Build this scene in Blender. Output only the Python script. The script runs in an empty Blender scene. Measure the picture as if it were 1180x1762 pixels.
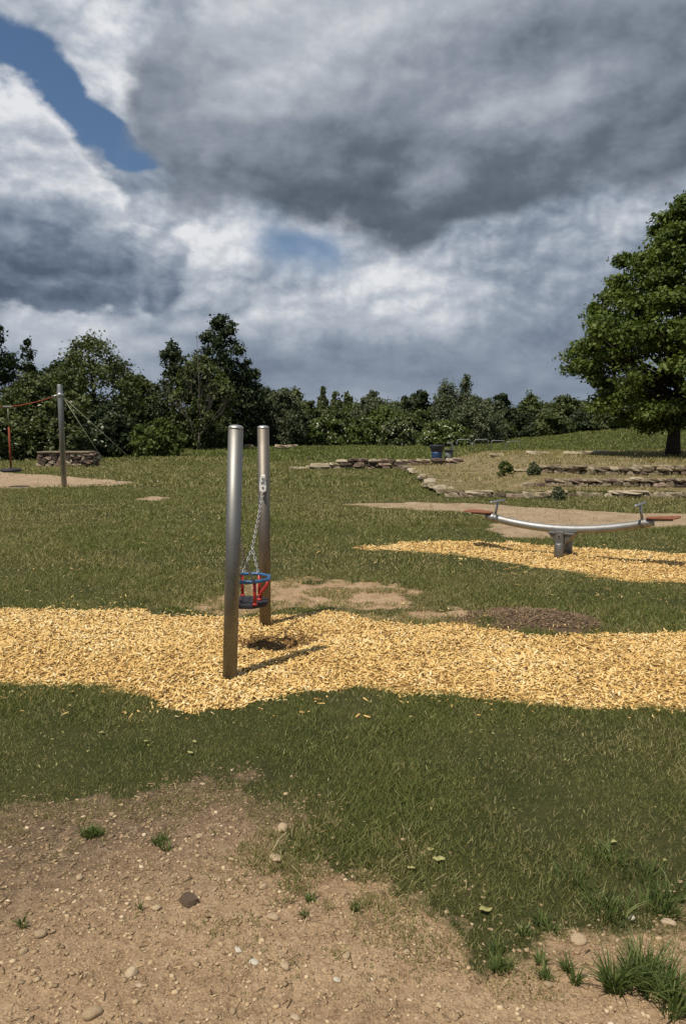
import bpy, bmesh, math, random
import numpy as np
from mathutils import Vector, Matrix

R = math.radians
rng = np.random.default_rng(7)
random.seed(7)
scene = bpy.context.scene
COL = scene.collection

# ------------------------------------------------------------------ camera
CAM_H, PITCH, F = 1.7, R(6.72), 1272.0        # metres, downwards tilt, focal length in photo pixels (1180x1762)
cd = bpy.data.cameras.new('camera')
cd.sensor_fit = 'VERTICAL'; cd.sensor_height = 36.0; cd.sensor_width = 24.0
cd.lens = 36.0 * F / 1762.0
cd.clip_start = 0.05; cd.clip_end = 3000
cam = bpy.data.objects.new('camera', cd); COL.objects.link(cam)
cam.location = (0, 0, CAM_H); cam.rotation_euler = (R(90) - PITCH, 0, 0)
scene.camera = cam

def ray(px, py):
    a, b = (px - 590.0) / F, (881.0 - py) / F
    return np.array([a, math.cos(PITCH) + b * math.sin(PITCH), -math.sin(PITCH) + b * math.cos(PITCH)])
def at(px, py, z=0.0):                          # point of the ground plane seen at a photo pixel
    d = ray(px, py); t = (z - CAM_H) / d[2]
    return d[0] * t, d[1] * t
def aty(px, py, y):                             # point at depth y
    d = ray(px, py); t = y / d[1]
    return np.array([d[0] * t, y, CAM_H + d[2] * t])

# ------------------------------------------------------------------ sun, view
SUN_EL, SUN_DIR = R(64), (0.66, 0.75)          # shadows fall to the right and away
sd = bpy.data.lights.new('sun', 'SUN'); sd.energy = 4.4; sd.angle = R(0.5); sd.color = (1.0, 0.93, 0.80)
sun = bpy.data.objects.new('sun', sd); COL.objects.link(sun)
sv = Vector((SUN_DIR[0] * math.cos(SUN_EL), SUN_DIR[1] * math.cos(SUN_EL), -math.sin(SUN_EL)))
sun.rotation_euler = sv.to_track_quat('-Z', 'Y').to_euler(); sun.location = (-10, -10, 30)
scene.cycles.use_denoising = False             # keep the fine grain of grass, leaves and chips
vs = scene.view_settings
vs.view_transform = 'Standard'; vs.look = 'None'; vs.exposure = 0.0; vs.gamma = 1.0; vs.use_curve_mapping = False

def lin(*c):
    return tuple((v / 255 / 12.92) if v / 255 <= 0.04045 else ((v / 255 + 0.055) / 1.055) ** 2.4 for v in c)

# ------------------------------------------------------------------ node expressions
class E:
    """a float socket with arithmetic"""
    def __init__(s, nt, k): s.nt, s.k = nt, k
    def _m(s, op, *a, clamp=False):
        n = s.nt.nodes.new('ShaderNodeMath'); n.operation = op; n.use_clamp = clamp
        for i, v in enumerate((s,) + a):
            if isinstance(v, E): s.nt.links.new(v.k, n.inputs[i])
            else: n.inputs[i].default_value = v
        return E(s.nt, n.outputs[0])
    def __add__(s, o): return s._m('ADD', o)
    __radd__ = __add__
    def __sub__(s, o): return s._m('SUBTRACT', o)
    def __rsub__(s, o): return (s * -1.0) + o
    def __mul__(s, o): return s._m('MULTIPLY', o)
    __rmul__ = __mul__
    def max(s, o): return s._m('MAXIMUM', o)
    def min(s, o): return s._m('MINIMUM', o)
    def ss(s, a, b):
        n = s.nt.nodes.new('ShaderNodeMapRange'); n.interpolation_type = 'SMOOTHSTEP'
        s.nt.links.new(s.k, n.inputs[0]); n.inputs[1].default_value = a; n.inputs[2].default_value = b
        return E(s.nt, n.outputs[0])
    def lerp(s, a, b):
        n = s.nt.nodes.new('ShaderNodeMapRange'); s.nt.links.new(s.k, n.inputs[0])
        n.inputs[1].default_value = a; n.inputs[2].default_value = b
        return E(s.nt, n.outputs[0])

def mixc(nt, f, a, b, mode='MIX'):
    n = nt.nodes.new('ShaderNodeMix'); n.data_type = 'RGBA'; n.blend_type = mode
    for sock, v in ((n.inputs[0], f), (n.inputs[6], a), (n.inputs[7], b)):
        if isinstance(v, E): nt.links.new(v.k, sock)
        elif hasattr(v, 'is_output'): nt.links.new(v, sock)
        elif isinstance(v, (int, float)): sock.default_value = v
        else: sock.default_value = (*v, 1) if len(v) == 3 else v
    return n.outputs[2]
def ramp(nt, f, stops):
    n = nt.nodes.new('ShaderNodeValToRGB')
    nt.links.new(f.k if isinstance(f, E) else f, n.inputs[0])
    el = n.color_ramp.elements
    while len(el) < len(stops): el.new(0.5)
    for e, (p, c) in zip(el, stops): e.position = p; e.color = (*c, 1)
    return n.outputs[0]
def noise(nt, vec, scale, detail=4, rough=0.55, dist=0.0):
    n = nt.nodes.new('ShaderNodeTexNoise'); n.inputs['Scale'].default_value = scale
    n.inputs['Detail'].default_value = detail; n.inputs['Roughness'].default_value = rough
    n.inputs['Distortion'].default_value = dist
    if vec is not None: nt.links.new(vec, n.inputs['Vector'])
    return E(nt, n.outputs[0])

# ------------------------------------------------------------------ sky: blue Nishita air with broken heavy clouds
def build_world():
    w = bpy.data.worlds.new('World'); scene.world = w; w.use_nodes = True
    nt = w.node_tree; nt.nodes.clear()
    out = nt.nodes.new('ShaderNodeOutputWorld'); bg = nt.nodes.new('ShaderNodeBackground')
    bg.inputs[1].default_value = 0.1
    nt.links.new(bg.outputs[0], out.inputs[0])
    sky = nt.nodes.new('ShaderNodeTexSky'); sky.sky_type = 'NISHITA'; sky.sun_disc = False
    sky.sun_elevation = SUN_EL; sky.sun_rotation = math.atan2(-SUN_DIR[0], -SUN_DIR[1])
    sky.altitude = 100; sky.air_density = 1.0; sky.dust_density = 0.6; sky.ozone_density = 1.5
    tc = nt.nodes.new('ShaderNodeTexCoord'); gen = tc.outputs['Generated']
    sep = nt.nodes.new('ShaderNodeSeparateXYZ'); nt.links.new(gen, sep.inputs[0])
    X, Y, Z = (E(nt, sep.outputs[i]) for i in range(3))
    DEG = 57.29578
    az = X._m('ARCTAN2', Y) * DEG
    el = Z._m('ARCSINE') * DEG
    mp = nt.nodes.new('ShaderNodeMapping'); nt.links.new(gen, mp.inputs[0]); mp.inputs['Scale'].default_value = (1, 1, 1.7)
    V = mp.outputs[0]
    mp2 = nt.nodes.new('ShaderNodeMapping'); nt.links.new(gen, mp2.inputs[0])
    mp2.inputs['Scale'].default_value = (1, 1, 1.35); mp2.inputs['Location'].default_value = (3.1, 1.7, 0.4)
    V2 = mp2.outputs[0]
    # the same noise looked up a little higher and to the left: the difference lights the puffs
    mp3 = nt.nodes.new('ShaderNodeMapping'); nt.links.new(gen, mp3.inputs[0])
    mp3.inputs['Scale'].default_value = (1, 1, 1.7); mp3.inputs['Location'].default_value = (-0.011, 0, 0.022)
    V3 = mp3.outputs[0]
    def billow(vec, sc, k=5):                    # rounded heads with creases between them
        f = None; amp = 1.0
        for i in range(k):
            n = (noise(nt, vec, sc * 2.1 ** i, 0.0) - 0.5)._m('ABSOLUTE') * (2.6 * amp)
            f = n if f is None else f + n
            amp *= 0.52
        return f * 0.55
    n1 = noise(nt, V, 4.5, 6, 0.52); n2 = noise(nt, V2, 4.5, 6, 0.52)
    wu = (n1 - 0.5) * 15.0; wv = (n2 - 0.5) * 11.0
    u = az + wu; v = el + wv
    uf = az + (n1 - 0.5) * 11.0; vf = el + (n2 - 0.5) * 9.0
    bl = billow(V, 7.0); bl3 = billow(V3, 7.0)
    bs = billow(V2, 13.0, 4)
    mp4 = nt.nodes.new('ShaderNodeMapping'); nt.links.new(gen, mp4.inputs[0])
    mp4.inputs['Scale'].default_value = (1, 1, 1.35); mp4.inputs['Location'].default_value = (3.1 - 0.007, 1.7, 0.4 + 0.014)
    puffs = (bs - billow(mp4.outputs[0], 13.0, 4)) * 0.9
    nd = noise(nt, V, 6.0, 6, 0.55); nd3 = noise(nt, V3, 6.0, 6, 0.5)
    relief = (nd - nd3) * 1.0
    puff = (bl - bl3) * 0.9
    big = noise(nt, V2, 2.2, 3, 0.5) - 0.5
    fine = noise(nt, V2, 16.0, 6, 0.6) - 0.5

    def ang(px, py):
        d = ray(px, py); d = d / np.linalg.norm(d)
        return math.degrees(math.atan2(d[0], d[1])), math.degrees(math.asin(d[2]))
    def ell(U, W, px, py, rx, ry, rot=0.0):     # normalised squared distance to an ellipse
        a0, e0 = ang(px, py); k = 23.5
        du, dv = U - a0, W - e0
        c, s = math.cos(R(rot)), math.sin(R(rot))
        p = (du * c + dv * s) * (k / rx); q = (dv * c - du * s) * (k / ry)
        return p * p + q * q
    def gauss(U, W, amp, *a):
        return (ell(U, W, *a) * -1.0)._m('EXPONENT') * amp
    def union(U, W, lst):
        f = None
        for a in lst:
            g = 1.0 - ell(U, W, *a)._m('SQRT')
            f = g if f is None else f.max(g)
        return f
    def total(U, W, base, lst):
        f = None
        for a in lst:
            g = gauss(U, W, *a)
            f = g if f is None else f + g
        return f + base

    # back layer
    LB = total(uf, vf, 0.53, [(0.38, 330, 440, 160, 70), (0.40, 690, 470, 140, 65), (0.28, 600, 545, 200, 50),
                          (0.24, 110, 575, 150, 45), (0.36, 110, 45, 170, 75, -15), (0.18, 1110, 340, 120, 70),
                          (-0.12, 700, 655, 900, 50), (-0.14, 930, 560, 220, 45), (0.14, 910, 640, 70, 18),
                          (0.14, 720, 590, 90, 25), (-0.10, 470, 620, 120, 30), (0.22, 230, 150, 60, 70)])
    dz = el.ss(2.0, 12.0) * 0.8 + 0.2
    LB = LB + (puffs * 0.45 + (bs - 0.42) * 0.26 + puff * 0.25 + relief * 0.4) * dz + fine * 0.16 + (nd - 0.5) * 0.45 + big * 0.2
    st = nt.nodes.new('ShaderNodeMapping'); nt.links.new(gen, st.inputs[0]); st.inputs['Scale'].default_value = (1, 1, 4.5)
    streak = noise(nt, st.outputs[0], 9.0, 5, 0.55) - 0.5
    LB = LB + streak * 0.22
    hole = union(u, v, [(62, 172, 125, 44, -30), (185, 236, 80, 36, -14)]) + (nd - 0.5) * 0.5
    hole2 = union(uf, vf, [(520, 445, 130, 48, -4)]) + (nd - 0.5) * 0.9
    hm = hole.ss(-0.05, 0.30).max(hole2.ss(-0.10, 0.75) * 0.8)
    cl = [(0.0, lin(76, 86, 98)), (0.25, lin(101, 111, 124)), (0.5, lin(139, 148, 160)), (0.75, lin(180, 186, 194)), (1.0, lin(224, 226, 229))]
    cl = [(p, tuple(10 * x for x in c)) for p, c in cl]
    clB = [(0.0, lin(84, 97, 114)), (0.25, lin(110, 123, 141)), (0.5, lin(143, 154, 169)), (0.75, lin(182, 189, 199)), (1.0, lin(226, 228, 231))]
    clB = [(p, tuple(10 * x for x in c)) for p, c in clB]
    blue = mixc(nt, 1.0, sky.outputs[0], (0.66, 0.74, 0.80), 'MULTIPLY')
    c = mixc(nt, hm, ramp(nt, LB, clB), blue)
    # heavy dark mass
    mC = union(u, v, [(540, 262, 330, 125), (820, 280, 310, 110), (720, 95, 480, 190), (1060, 130, 330, 190), (360, 205, 150, 160)])
    mC = (mC + (nd - 0.5) * 0.45 + (bl - 0.45) * 0.16).ss(-0.05, 0.26)
    LC = total(uf, vf, 0.36, [(0.34, 500, 165, 120, 85), (0.34, 860, 185, 90, 45), (0.22, 985, 160, 50, 50), (0.30, 785, 285, 60, 35),
                          (0.36, 480, 10, 520, 70), (-0.22, 640, 365, 330, 50), (-0.20, 720, 245, 170, 38), (0.12, 320, 130, 100, 90),
                          (-0.10, 960, 350, 200, 60), (0.14, 640, 150, 150, 60), (-0.08, 930, 110, 80, 40)])
    LC = LC + relief * 0.45 + puff * 0.34 + puffs * 0.10 + fine * 0.07 + (nd - 0.5) * 0.35 + big * 0.2
    c = mixc(nt, mC, c, ramp(nt, LC, cl))
    # cumulus at the left
    mD = union(u, v, [(-5, 375, 215, 145), (135, 425, 185, 80, -20), (20, 475, 200, 85), (-240, 380, 250, 190)])
    edge = mD + (bl - 0.45) * 0.35
    LD = vf.lerp(ang(60, 510)[1], ang(60, 240)[1]) * 0.66 + 0.19 + gauss(uf, vf, 0.34, 215, 395, 110, 45, -30) + relief * 0.5 + puff * 0.75 + (bl - 0.5) * 0.26 + puffs * 0.25 + fine * 0.08
    LD = LD + (1.0 - edge.ss(0.0, 0.22)) * vf.lerp(ang(60, 430)[1], ang(60, 250)[1]) * 0.30
    c = mixc(nt, edge.ss(-0.03, 0.13), c, ramp(nt, LD, clB))
    nt.links.new(c, bg.inputs[0])
    w.cycles.sampling_method = 'MANUAL'; w.cycles.sample_map_resolution = 512
build_world()

# ------------------------------------------------------------------ numpy noise, polygon distance
def vnoise(x, y, s=0):
    xi, yi = np.floor(x).astype(np.int64), np.floor(y).astype(np.int64)
    fx, fy = x - xi, y - yi
    fx = fx * fx * (3 - 2 * fx); fy = fy * fy * (3 - 2 * fy)
    def h(a, b):
        n = (a * 374761393 + b * 668265263 + s * 1442695041) & 0x7fffffff
        n = ((n ^ (n >> 13)) * 1274126177) & 0x7fffffff
        return ((n ^ (n >> 16)) & 0xffff) / 65535.0
    return (h(xi, yi) * (1 - fx) + h(xi + 1, yi) * fx) * (1 - fy) + (h(xi, yi + 1) * (1 - fx) + h(xi + 1, yi + 1) * fx) * fy
def fbm(x, y, s=0, o=4):
    t, a, tot = 0, 1.0, 0
    for i in range(o):
        t = t + a * vnoise(x * 2 ** i + 17.3 * i, y * 2 ** i - 9.1 * i, s + i); tot += a; a *= 0.55
    return t / tot
def sst(a, b, x):
    t = np.clip((x - a) / (b - a), 0, 1); return t * t * (3 - 2 * t)
def sdf(poly, x, y):                            # signed distance, positive inside
    P = np.array(poly); n = len(P)
    d = np.full(x.shape, 1e9); ins = np.zeros(x.shape, bool)
    for i in range(n):
        ax, ay = P[i]; bx, by = P[(i + 1) % n]
        ex, ey = bx - ax, by - ay
        t = np.clip(((x - ax) * ex + (y - ay) * ey) / (ex * ex + ey * ey + 1e-12), 0, 1)
        d = np.minimum(d, np.hypot(x - ax - t * ex, y - ay - t * ey))
        if by != ay:
            ins ^= ((ay > y) != (by > y)) & (x < ex * (y - ay) / (by - ay) + ax)
    return np.where(ins, d, -d)
def gp(pts): return [at(*p) for p in pts]

CHIPS = [gp([(-700, 1046), (0, 1053), (200, 1050), (260, 1058), (330, 1060), (420, 1066), (480, 1062), (560, 1050), (620, 1066), (700, 1076),
             (800, 1078), (880, 1090), (960, 1096), (1050, 1092), (1180, 1090), (1900, 1080), (1900, 1240), (1180, 1226), (1000, 1219), (850, 1205),
             (700, 1195), (620, 1186), (520, 1192), (430, 1212), (350, 1224), (270, 1220), (240, 1196), (180, 1180), (100, 1177), (0, 1182), (-700, 1190)]),
         gp([(615, 945), (680, 936), (760, 931), (860, 934), (960, 940), (1060, 945), (1180, 953), (1600, 966), (1600, 1030), (1180, 1003), (1080, 998),
             (980, 985), (880, 969), (780, 956), (700, 951)])]
DIRT = [gp([(-700, 1400), (0, 1408), (90, 1390), (200, 1372), (330, 1352), (408, 1345), (425, 1380), (510, 1398), (535, 1430), (480, 1465), (560, 1502),
            (640, 1515), (730, 1532), (775, 1575), (825, 1640), (900, 1630), (960, 1622), (1050, 1610), (1180, 1590), (1900, 1560), (2600, 3200), (-2200, 3200)]),
        gp([(300, 1040), (400, 1030), (470, 1006), (560, 1000), (640, 1003), (705, 1020), (690, 1040), (560, 1046), (420, 1058), (330, 1052)]),
        gp([(560, 1056), (680, 1062), (800, 1050), (830, 1078), (700, 1082), (600, 1074)])]
MULCH = [gp([(790, 1068), (850, 1047), (960, 1048), (1040, 1065), (1045, 1084), (960, 1094), (850, 1086)])]
SAND = [gp([(585, 868), (700, 864), (830, 868), (930, 873), (1000, 878), (1180, 884), (1600, 890), (1600, 912), (1180, 907), (1040, 912), (965, 926),
            (880, 926), (840, 910), (852, 894), (800, 882), (700, 877)]),
        gp([(-400, 814), (0, 812), (120, 820), (235, 830), (205, 836), (100, 839), (0, 842), (-400, 848)]),
        gp([(228, 860), (265, 854), (300, 858), (265, 864)])]

def masks(x, y):
    d = np.hypot(x, y)
    n = fbm(x * 3.2, y * 3.2, 3, 4) - 0.5
    n2 = fbm(x * 9, y * 9, 9, 3) - 0.5
    amp = np.clip(d * 0.07, 0.1, 0.9)
    pert = n * amp + n2 * 0.16
    def m(polys, soft, k=1.0):
        s = np.max([sdf(p, x, y) for p in polys], axis=0)
        return sst(-soft, soft, s + pert * k)
    chips = m(CHIPS, 0.05, 0.55)
    dirt = m(DIRT, 0.26, 1.5) * (1 - chips)
    mulch = m(MULCH, 0.12) * (1 - chips)
    sand = m(SAND, 0.12, 0.5) * (1 - chips)
    terr = sst(2.2, 2.5, x) * sst(17.2, 17.6, y) * (1 - sst(29, 36, y)) * (1 - sst(15, 19, x))
    return chips, dirt, mulch, sand, terr

def step3(x): return 19.75 + np.clip(6.7 - x, 0, 3) * 1.1
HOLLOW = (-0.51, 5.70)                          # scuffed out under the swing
def height(x, y):
    h = (fbm(x * 0.7, y * 0.7, 21, 3) - 0.5) * 0.05 * sst(1.0, 12, np.hypot(x, y))
    inT = sst(2.25, 2.45, x) * (1 - sst(15, 20, x))
    back = 1 - sst(31, 35, y)
    T = 0.15 * sst(17.3, 17.36, y) + 0.22 * sst(4.0, 5.2, x) * sst(18.6, 18.66, y) + 0.24 * sst(4.6, 6.4, x) * sst(-0.03, 0.03, y - step3(x))
    h = h + T * inT * back
    hill = 0.10 * np.log1p(np.exp(np.clip((x - 11) / 1.5, -20, 20))) * 1.5
    h = h + np.minimum(hill, 3.5) * sst(31, 56, y)
    h = h + 0.10 * np.exp(-((x - 2.95) ** 2 + (y - 9.3) ** 2) / 0.10) * 0.5            # heaped chips at the seesaw foot
    h = h - 0.055 * np.exp(-(((x - HOLLOW[0]) / 0.30) ** 2 + ((y - HOLLOW[1]) / 0.24) ** 2))
    chm = np.max([sdf(p, x, y) for p in CHIPS], axis=0)
    h = h + (fbm(x * 2.2, y * 2.2, 37, 3) - 0.5) * 0.05 * sst(0.0, 0.3, chm)
    mm = np.max([sdf(p, x, y) for p in MULCH], axis=0)
    h = h + 0.05 * sst(-0.05, 0.35, mm)
    ff = sdf(DIRT[0], x, y)
    h = h + (fbm(x * 6, y * 6, 33, 4) - 0.5) * 0.035 * sst(-0.1, 0.3, ff)
    return h
def H(x, y): return float(height(np.array([float(x)]), np.array([float(y)]))[0])

# ------------------------------------------------------------------ mesh helpers
def np_mesh(name, verts, faces, attrs=None, smooth=False):
    me = bpy.data.meshes.new(name)
    verts = np.asarray(verts, np.float32); faces = np.asarray(faces, np.int32); k = faces.shape[1]
    me.vertices.add(len(verts)); me.vertices.foreach_set('co', verts.ravel())
    me.loops.add(faces.size); me.loops.foreach_set('vertex_index', faces.ravel())
    me.polygons.add(len(faces)); me.polygons.foreach_set('loop_start', np.arange(0, faces.size, k, dtype=np.int32))
    if smooth: me.polygons.foreach_set('use_smooth', np.ones(len(faces), bool))
    me.update(calc_edges=True)
    for an, av in (attrs or {}).items():
        av = np.asarray(av, np.float32)
        if av.ndim == 1:
            a = me.attributes.new(an, 'FLOAT', 'POINT'); a.data.foreach_set('value', av)
        else:
            a = me.attributes.new(an, 'FLOAT_COLOR', 'POINT'); a.data.foreach_set('color', av.ravel())
    return me
def link(name, me, mat=None, parent=None, loc=None):
    o = bpy.data.objects.new(name, me); COL.objects.link(o)
    if mat is not None and me is not None and not me.materials: me.materials.append(mat)
    if parent: o.parent = parent
    if loc is not None: o.location = loc
    return o
def tag(o, label=None, cat=None, group=None, kind=None):
    if label: o['label'] = label
    if cat: o['category'] = cat
    if group: o['group'] = group
    if kind: o['kind'] = kind
    return o
def empty(name, loc, label, cat, group=None):
    o = bpy.data.objects.new(name, None); COL.objects.link(o); o.location = loc; o.empty_display_size = 0.2
    return tag(o, label, cat, group)

class MB:
    """collects shapes (world coordinates) for ONE mesh"""
    def __init__(s): s.v, s.f, s.sm = [], [], []
    def tube(s, pts, rad, n=12, cap=True, smooth=True, closed=False):
        pts = [Vector(p) for p in pts]; m = len(pts)
        if not hasattr(rad, '__len__'): rad = [rad] * m
        rings = []; up = None
        for i, p in enumerate(pts):
            if closed: t = pts[(i + 1) % m] - pts[i - 1]
            else: t = pts[min(i + 1, m - 1)] - pts[max(i - 1, 0)]
            t.normalize()
            if up is None: up = Vector((0, 0, 1)) if abs(t.z) < 0.9 else Vector((1, 0, 0))
            a = t.cross(up).normalized(); b = a.cross(t).normalized(); up = b
            b0 = len(s.v)
            for k in range(n):
                q = 2 * math.pi * k / n
                s.v.append(p + (a * math.cos(q) + b * math.sin(q)) * rad[i])
            rings.append(b0)
        pairs = list(zip(rings[:-1], rings[1:])) + ([(rings[-1], rings[0])] if closed else [])
        for r0, r1 in pairs:
            for k in range(n):
                s.f.append((r0 + k, r0 + (k + 1) % n, r1 + (k + 1) % n, r1 + k)); s.sm.append(smooth)
        if cap and not closed:
            s.f.append(tuple(rings[0] + k for k in reversed(range(n)))); s.sm.append(False)
            s.f.append(tuple(rings[-1] + k for k in range(n))); s.sm.append(False)
        return s
    def lathe(s, base, prof, n=24, axis=None, smooth=True):   # prof: (radius, height)
        base = Vector(base); ax = Vector(axis or (0, 0, 1)).normalized()
        a = ax.orthogonal().normalized(); b = ax.cross(a)
        rings = []
        for r, h in prof:
            rings.append(len(s.v))
            for k in range(n):
                q = 2 * math.pi * k / n
                s.v.append(base + ax * h + (a * math.cos(q) + b * math.sin(q)) * max(r, 1e-4))
        for r0, r1 in zip(rings[:-1], rings[1:]):
            for k in range(n):
                s.f.append((r0 + k, r0 + (k + 1) % n, r1 + (k + 1) % n, r1 + k)); s.sm.append(smooth)
        s.f.append(tuple(rings[0] + k for k in reversed(range(n)))); s.sm.append(False)
        s.f.append(tuple(rings[-1] + k for k in range(n))); s.sm.append(False)
        return s
    def box(s, c, size, ax=None):
        c = Vector(c); X, Y, Z = (Vector(a).normalized() for a in (ax or ((1, 0, 0), (0, 1, 0), (0, 0, 1))))
        b = len(s.v)
        for k in range(8):
            s.v.append(c + X * size[0] * (0.5 if k & 1 else -0.5) + Y * size[1] * (0.5 if k & 2 else -0.5) + Z * size[2] * (0.5 if k & 4 else -0.5))
        for f in ((0, 2, 3, 1), (4, 5, 7, 6), (0, 1, 5, 4), (2, 6, 7, 3), (0, 4, 6, 2), (1, 3, 7, 5)):
            s.f.append(tuple(b + i for i in f)); s.sm.append(False)
        return s
    def prism(s, outline, d):                   # outline: 3-D loop, extruded by vector d
        b = len(s.v); n = len(outline); d = Vector(d)
        s.v += [Vector(p) for p in outline]; s.v += [Vector(p) + d for p in outline]
        s.f.append(tuple(b + i for i in reversed(range(n)))); s.f.append(tuple(b + n + i for i in range(n))); s.sm += [False, False]
        for i in range(n):
            j = (i + 1) % n
            s.f.append((b + i, b + j, b + n + j, b + n + i)); s.sm.append(False)
        return s
    def build(s, name, mat, parent=None, bevel=0.0, seg=2):
        off = parent_world(parent)
        me = bpy.data.meshes.new(name)
        me.from_pydata([tuple(v - off) for v in s.v], [], s.f)
        me.polygons.foreach_set('use_smooth', s.sm)
        bm = bmesh.new(); bm.from_mesh(me); bmesh.ops.recalc_face_normals(bm, faces=bm.faces); bm.to_mesh(me); bm.free()
        o = link(name, me, mat, parent)
        if bevel:
            b = o.modifiers.new('bevel', 'BEVEL'); b.width = bevel; b.segments = seg; b.limit_method = 'ANGLE'; b.angle_limit = R(40)
        return o
def parent_world(p):
    v = Vector((0, 0, 0))
    while p is not None: v += p.location; p = p.parent
    return v

# ------------------------------------------------------------------ materials
def mat_new(name):
    m = bpy.data.materials.new(name); m.use_nodes = True
    nt = m.node_tree; b = nt.nodes['Principled BSDF']
    return m, nt, b
def bump(nt, b, hgt, strength, dist):
    n = nt.nodes.new('ShaderNodeBump'); n.inputs['Strength'].default_value = strength; n.inputs['Distance'].default_value = dist
    nt.links.new(hgt.k if isinstance(hgt, E) else hgt, n.inputs['Height']); nt.links.new(n.outputs[0], b.inputs['Normal'])
def objco(nt):
    return nt.nodes.new('ShaderNodeTexCoord').outputs['Object']
def mottled(name, stops, scale, rough=0.8, detail=5, bmp=0.0, bdist=0.01, bscale=None, metal=0.0, spec=0.3, obj_var=0.0):
    m, nt, b = mat_new(name); V = objco(nt)
    n = noise(nt, V, scale, detail, 0.6)
    if obj_var:
        oi = nt.nodes.new('ShaderNodeObjectInfo'); n = n + (E(nt, oi.outputs['Random']) - 0.5) * obj_var
    nt.links.new(ramp(nt, n, stops), b.inputs['Base Color'])
    b.inputs['Roughness'].default_value = rough; b.inputs['Metallic'].default_value = metal
    b.inputs['Specular IOR Level'].default_value = spec
    if bmp: bump(nt, b, noise(nt, V, bscale or scale * 3, 5, 0.65), bmp, bdist)
    return m
def leaf_mat(name, stops, trans=0.35, rough=0.55, patch=0.0):
    m = bpy.data.materials.new(name); m.use_nodes = True; nt = m.node_tree; nt.nodes.clear()
    out = nt.nodes.new('ShaderNodeOutputMaterial')
    at_ = nt.nodes.new('ShaderNodeAttribute'); at_.attribute_name = 'tint'
    c = ramp(nt, E(nt, at_.outputs['Fac']), stops)
    p = nt.nodes.new('ShaderNodeBsdfPrincipled'); p.inputs['Roughness'].default_value = rough; p.inputs['Specular IOR Level'].default_value = 0.22
    t = nt.nodes.new('ShaderNodeBsdfTranslucent'); mx = nt.nodes.new('ShaderNodeMixShader'); mx.inputs[0].default_value = trans
    nt.links.new(c, p.inputs['Base Color'])
    nt.links.new(mixc(nt, 1.0, c, (1.0, 1.15, 0.55), 'MULTIPLY'), t.inputs[0])
    nt.links.new(p.outputs[0], mx.inputs[1]); nt.links.new(t.outputs[0], mx.inputs[2]); nt.links.new(mx.outputs[0], out.inputs[0])
    return m
M = {}
def steel(name, base, rough, warm=0.0):
    m, nt, b = mat_new(name); V = objco(nt)
    mp = nt.nodes.new('ShaderNodeMapping'); nt.links.new(V, mp.inputs[0]); mp.inputs['Scale'].default_value = (1, 1, 0.08)
    n = noise(nt, mp.outputs[0], 60, 4, 0.6); g = noise(nt, V, 5, 5, 0.6)
    c = mixc(nt, g.ss(0.40, 0.72), base, tuple(x * y for x, y in zip(base, (0.80, 0.76, 0.70))))
    nt.links.new(c, b.inputs['Base Color']); b.inputs['Metallic'].default_value = 0.92
    r = n * 0.12 + g * 0.16 + (rough - 0.14); nt.links.new(r.k, b.inputs['Roughness'])
    bump(nt, b, n, 0.05, 0.002)
    return m
M['steel'] = steel('brushed_steel', (0.25, 0.245, 0.235), 0.56)
M['steel_warm'] = steel('weathered_steel', (0.225, 0.20, 0.172), 0.58)
M['galv'] = steel('galvanised_steel', (0.36, 0.36, 0.36), 0.55)
M['bright'] = steel('bright_steel', (0.56, 0.56, 0.555), 0.42)
M['blue_rail'] = mottled('blue_coated_tube', [(0.3, (0.020, 0.085, 0.20)), (0.7, (0.032, 0.12, 0.27))], 20, 0.33, spec=0.5, bmp=0.1, bdist=0.002)
M['red_bar'] = mottled('red_coated_tube', [(0.3, (0.34, 0.022, 0.020)), (0.7, (0.46, 0.034, 0.028))], 20, 0.42, spec=0.45, bmp=0.1, bdist=0.002)
M['rubber'] = mottled('black_rubber', [(0.3, (0.014, 0.014, 0.018)), (0.7, (0.035, 0.034, 0.040))], 30, 0.62, bmp=0.25, bdist=0.003)
M['white'] = mottled('white_plastic', [(0.3, (0.80, 0.79, 0.77)), (0.7, (0.86, 0.85, 0.83))], 30, 0.4, spec=0.5)
M['orange'] = mottled('orange_board', [(0.3, (0.17, 0.058, 0.028)), (0.7, (0.27, 0.10, 0.05))], 14, 0.6, bmp=0.2, bdist=0.003)
M['rope'] = mottled('orange_rope', [(0.3, (0.20, 0.045, 0.022)), (0.7, (0.32, 0.075, 0.034))], 60, 0.8, bmp=0.4, bdist=0.004)
M['wire'] = mottled('wire_cable', [(0.3, (0.22, 0.22, 0.15)), (0.7, (0.32, 0.31, 0.22))], 60, 0.5, metal=0.3)
M['stone_pale'] = mottled('pale_stone', [(0.25, (0.22, 0.175, 0.115)), (0.5, (0.36, 0.295, 0.20)), (0.75, (0.46, 0.39, 0.28))], 5, 0.9, bmp=0.6, bdist=0.03, obj_var=0.35)
M['stone_red'] = mottled('red_sandstone', [(0.2, (0.075, 0.052, 0.042)), (0.5, (0.17, 0.115, 0.088)), (0.72, (0.30, 0.22, 0.16)), (0.9, (0.40, 0.33, 0.25))], 4, 0.92, bmp=0.7, bdist=0.03, obj_var=0.75)
M['stone_brown'] = mottled('brown_stone', [(0.2, (0.11, 0.085, 0.055)), (0.5, (0.22, 0.175, 0.115)), (0.8, (0.37, 0.30, 0.20))], 4, 0.92, bmp=0.7, bdist=0.03, obj_var=0.5)
M['pebble'] = mottled('pebble', [(0.25, (0.27, 0.19, 0.11)), (0.5, (0.40, 0.295, 0.185)), (0.8, (0.54, 0.43, 0.30))], 14, 0.85, bmp=0.4, bdist=0.006, obj_var=0.3)
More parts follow.
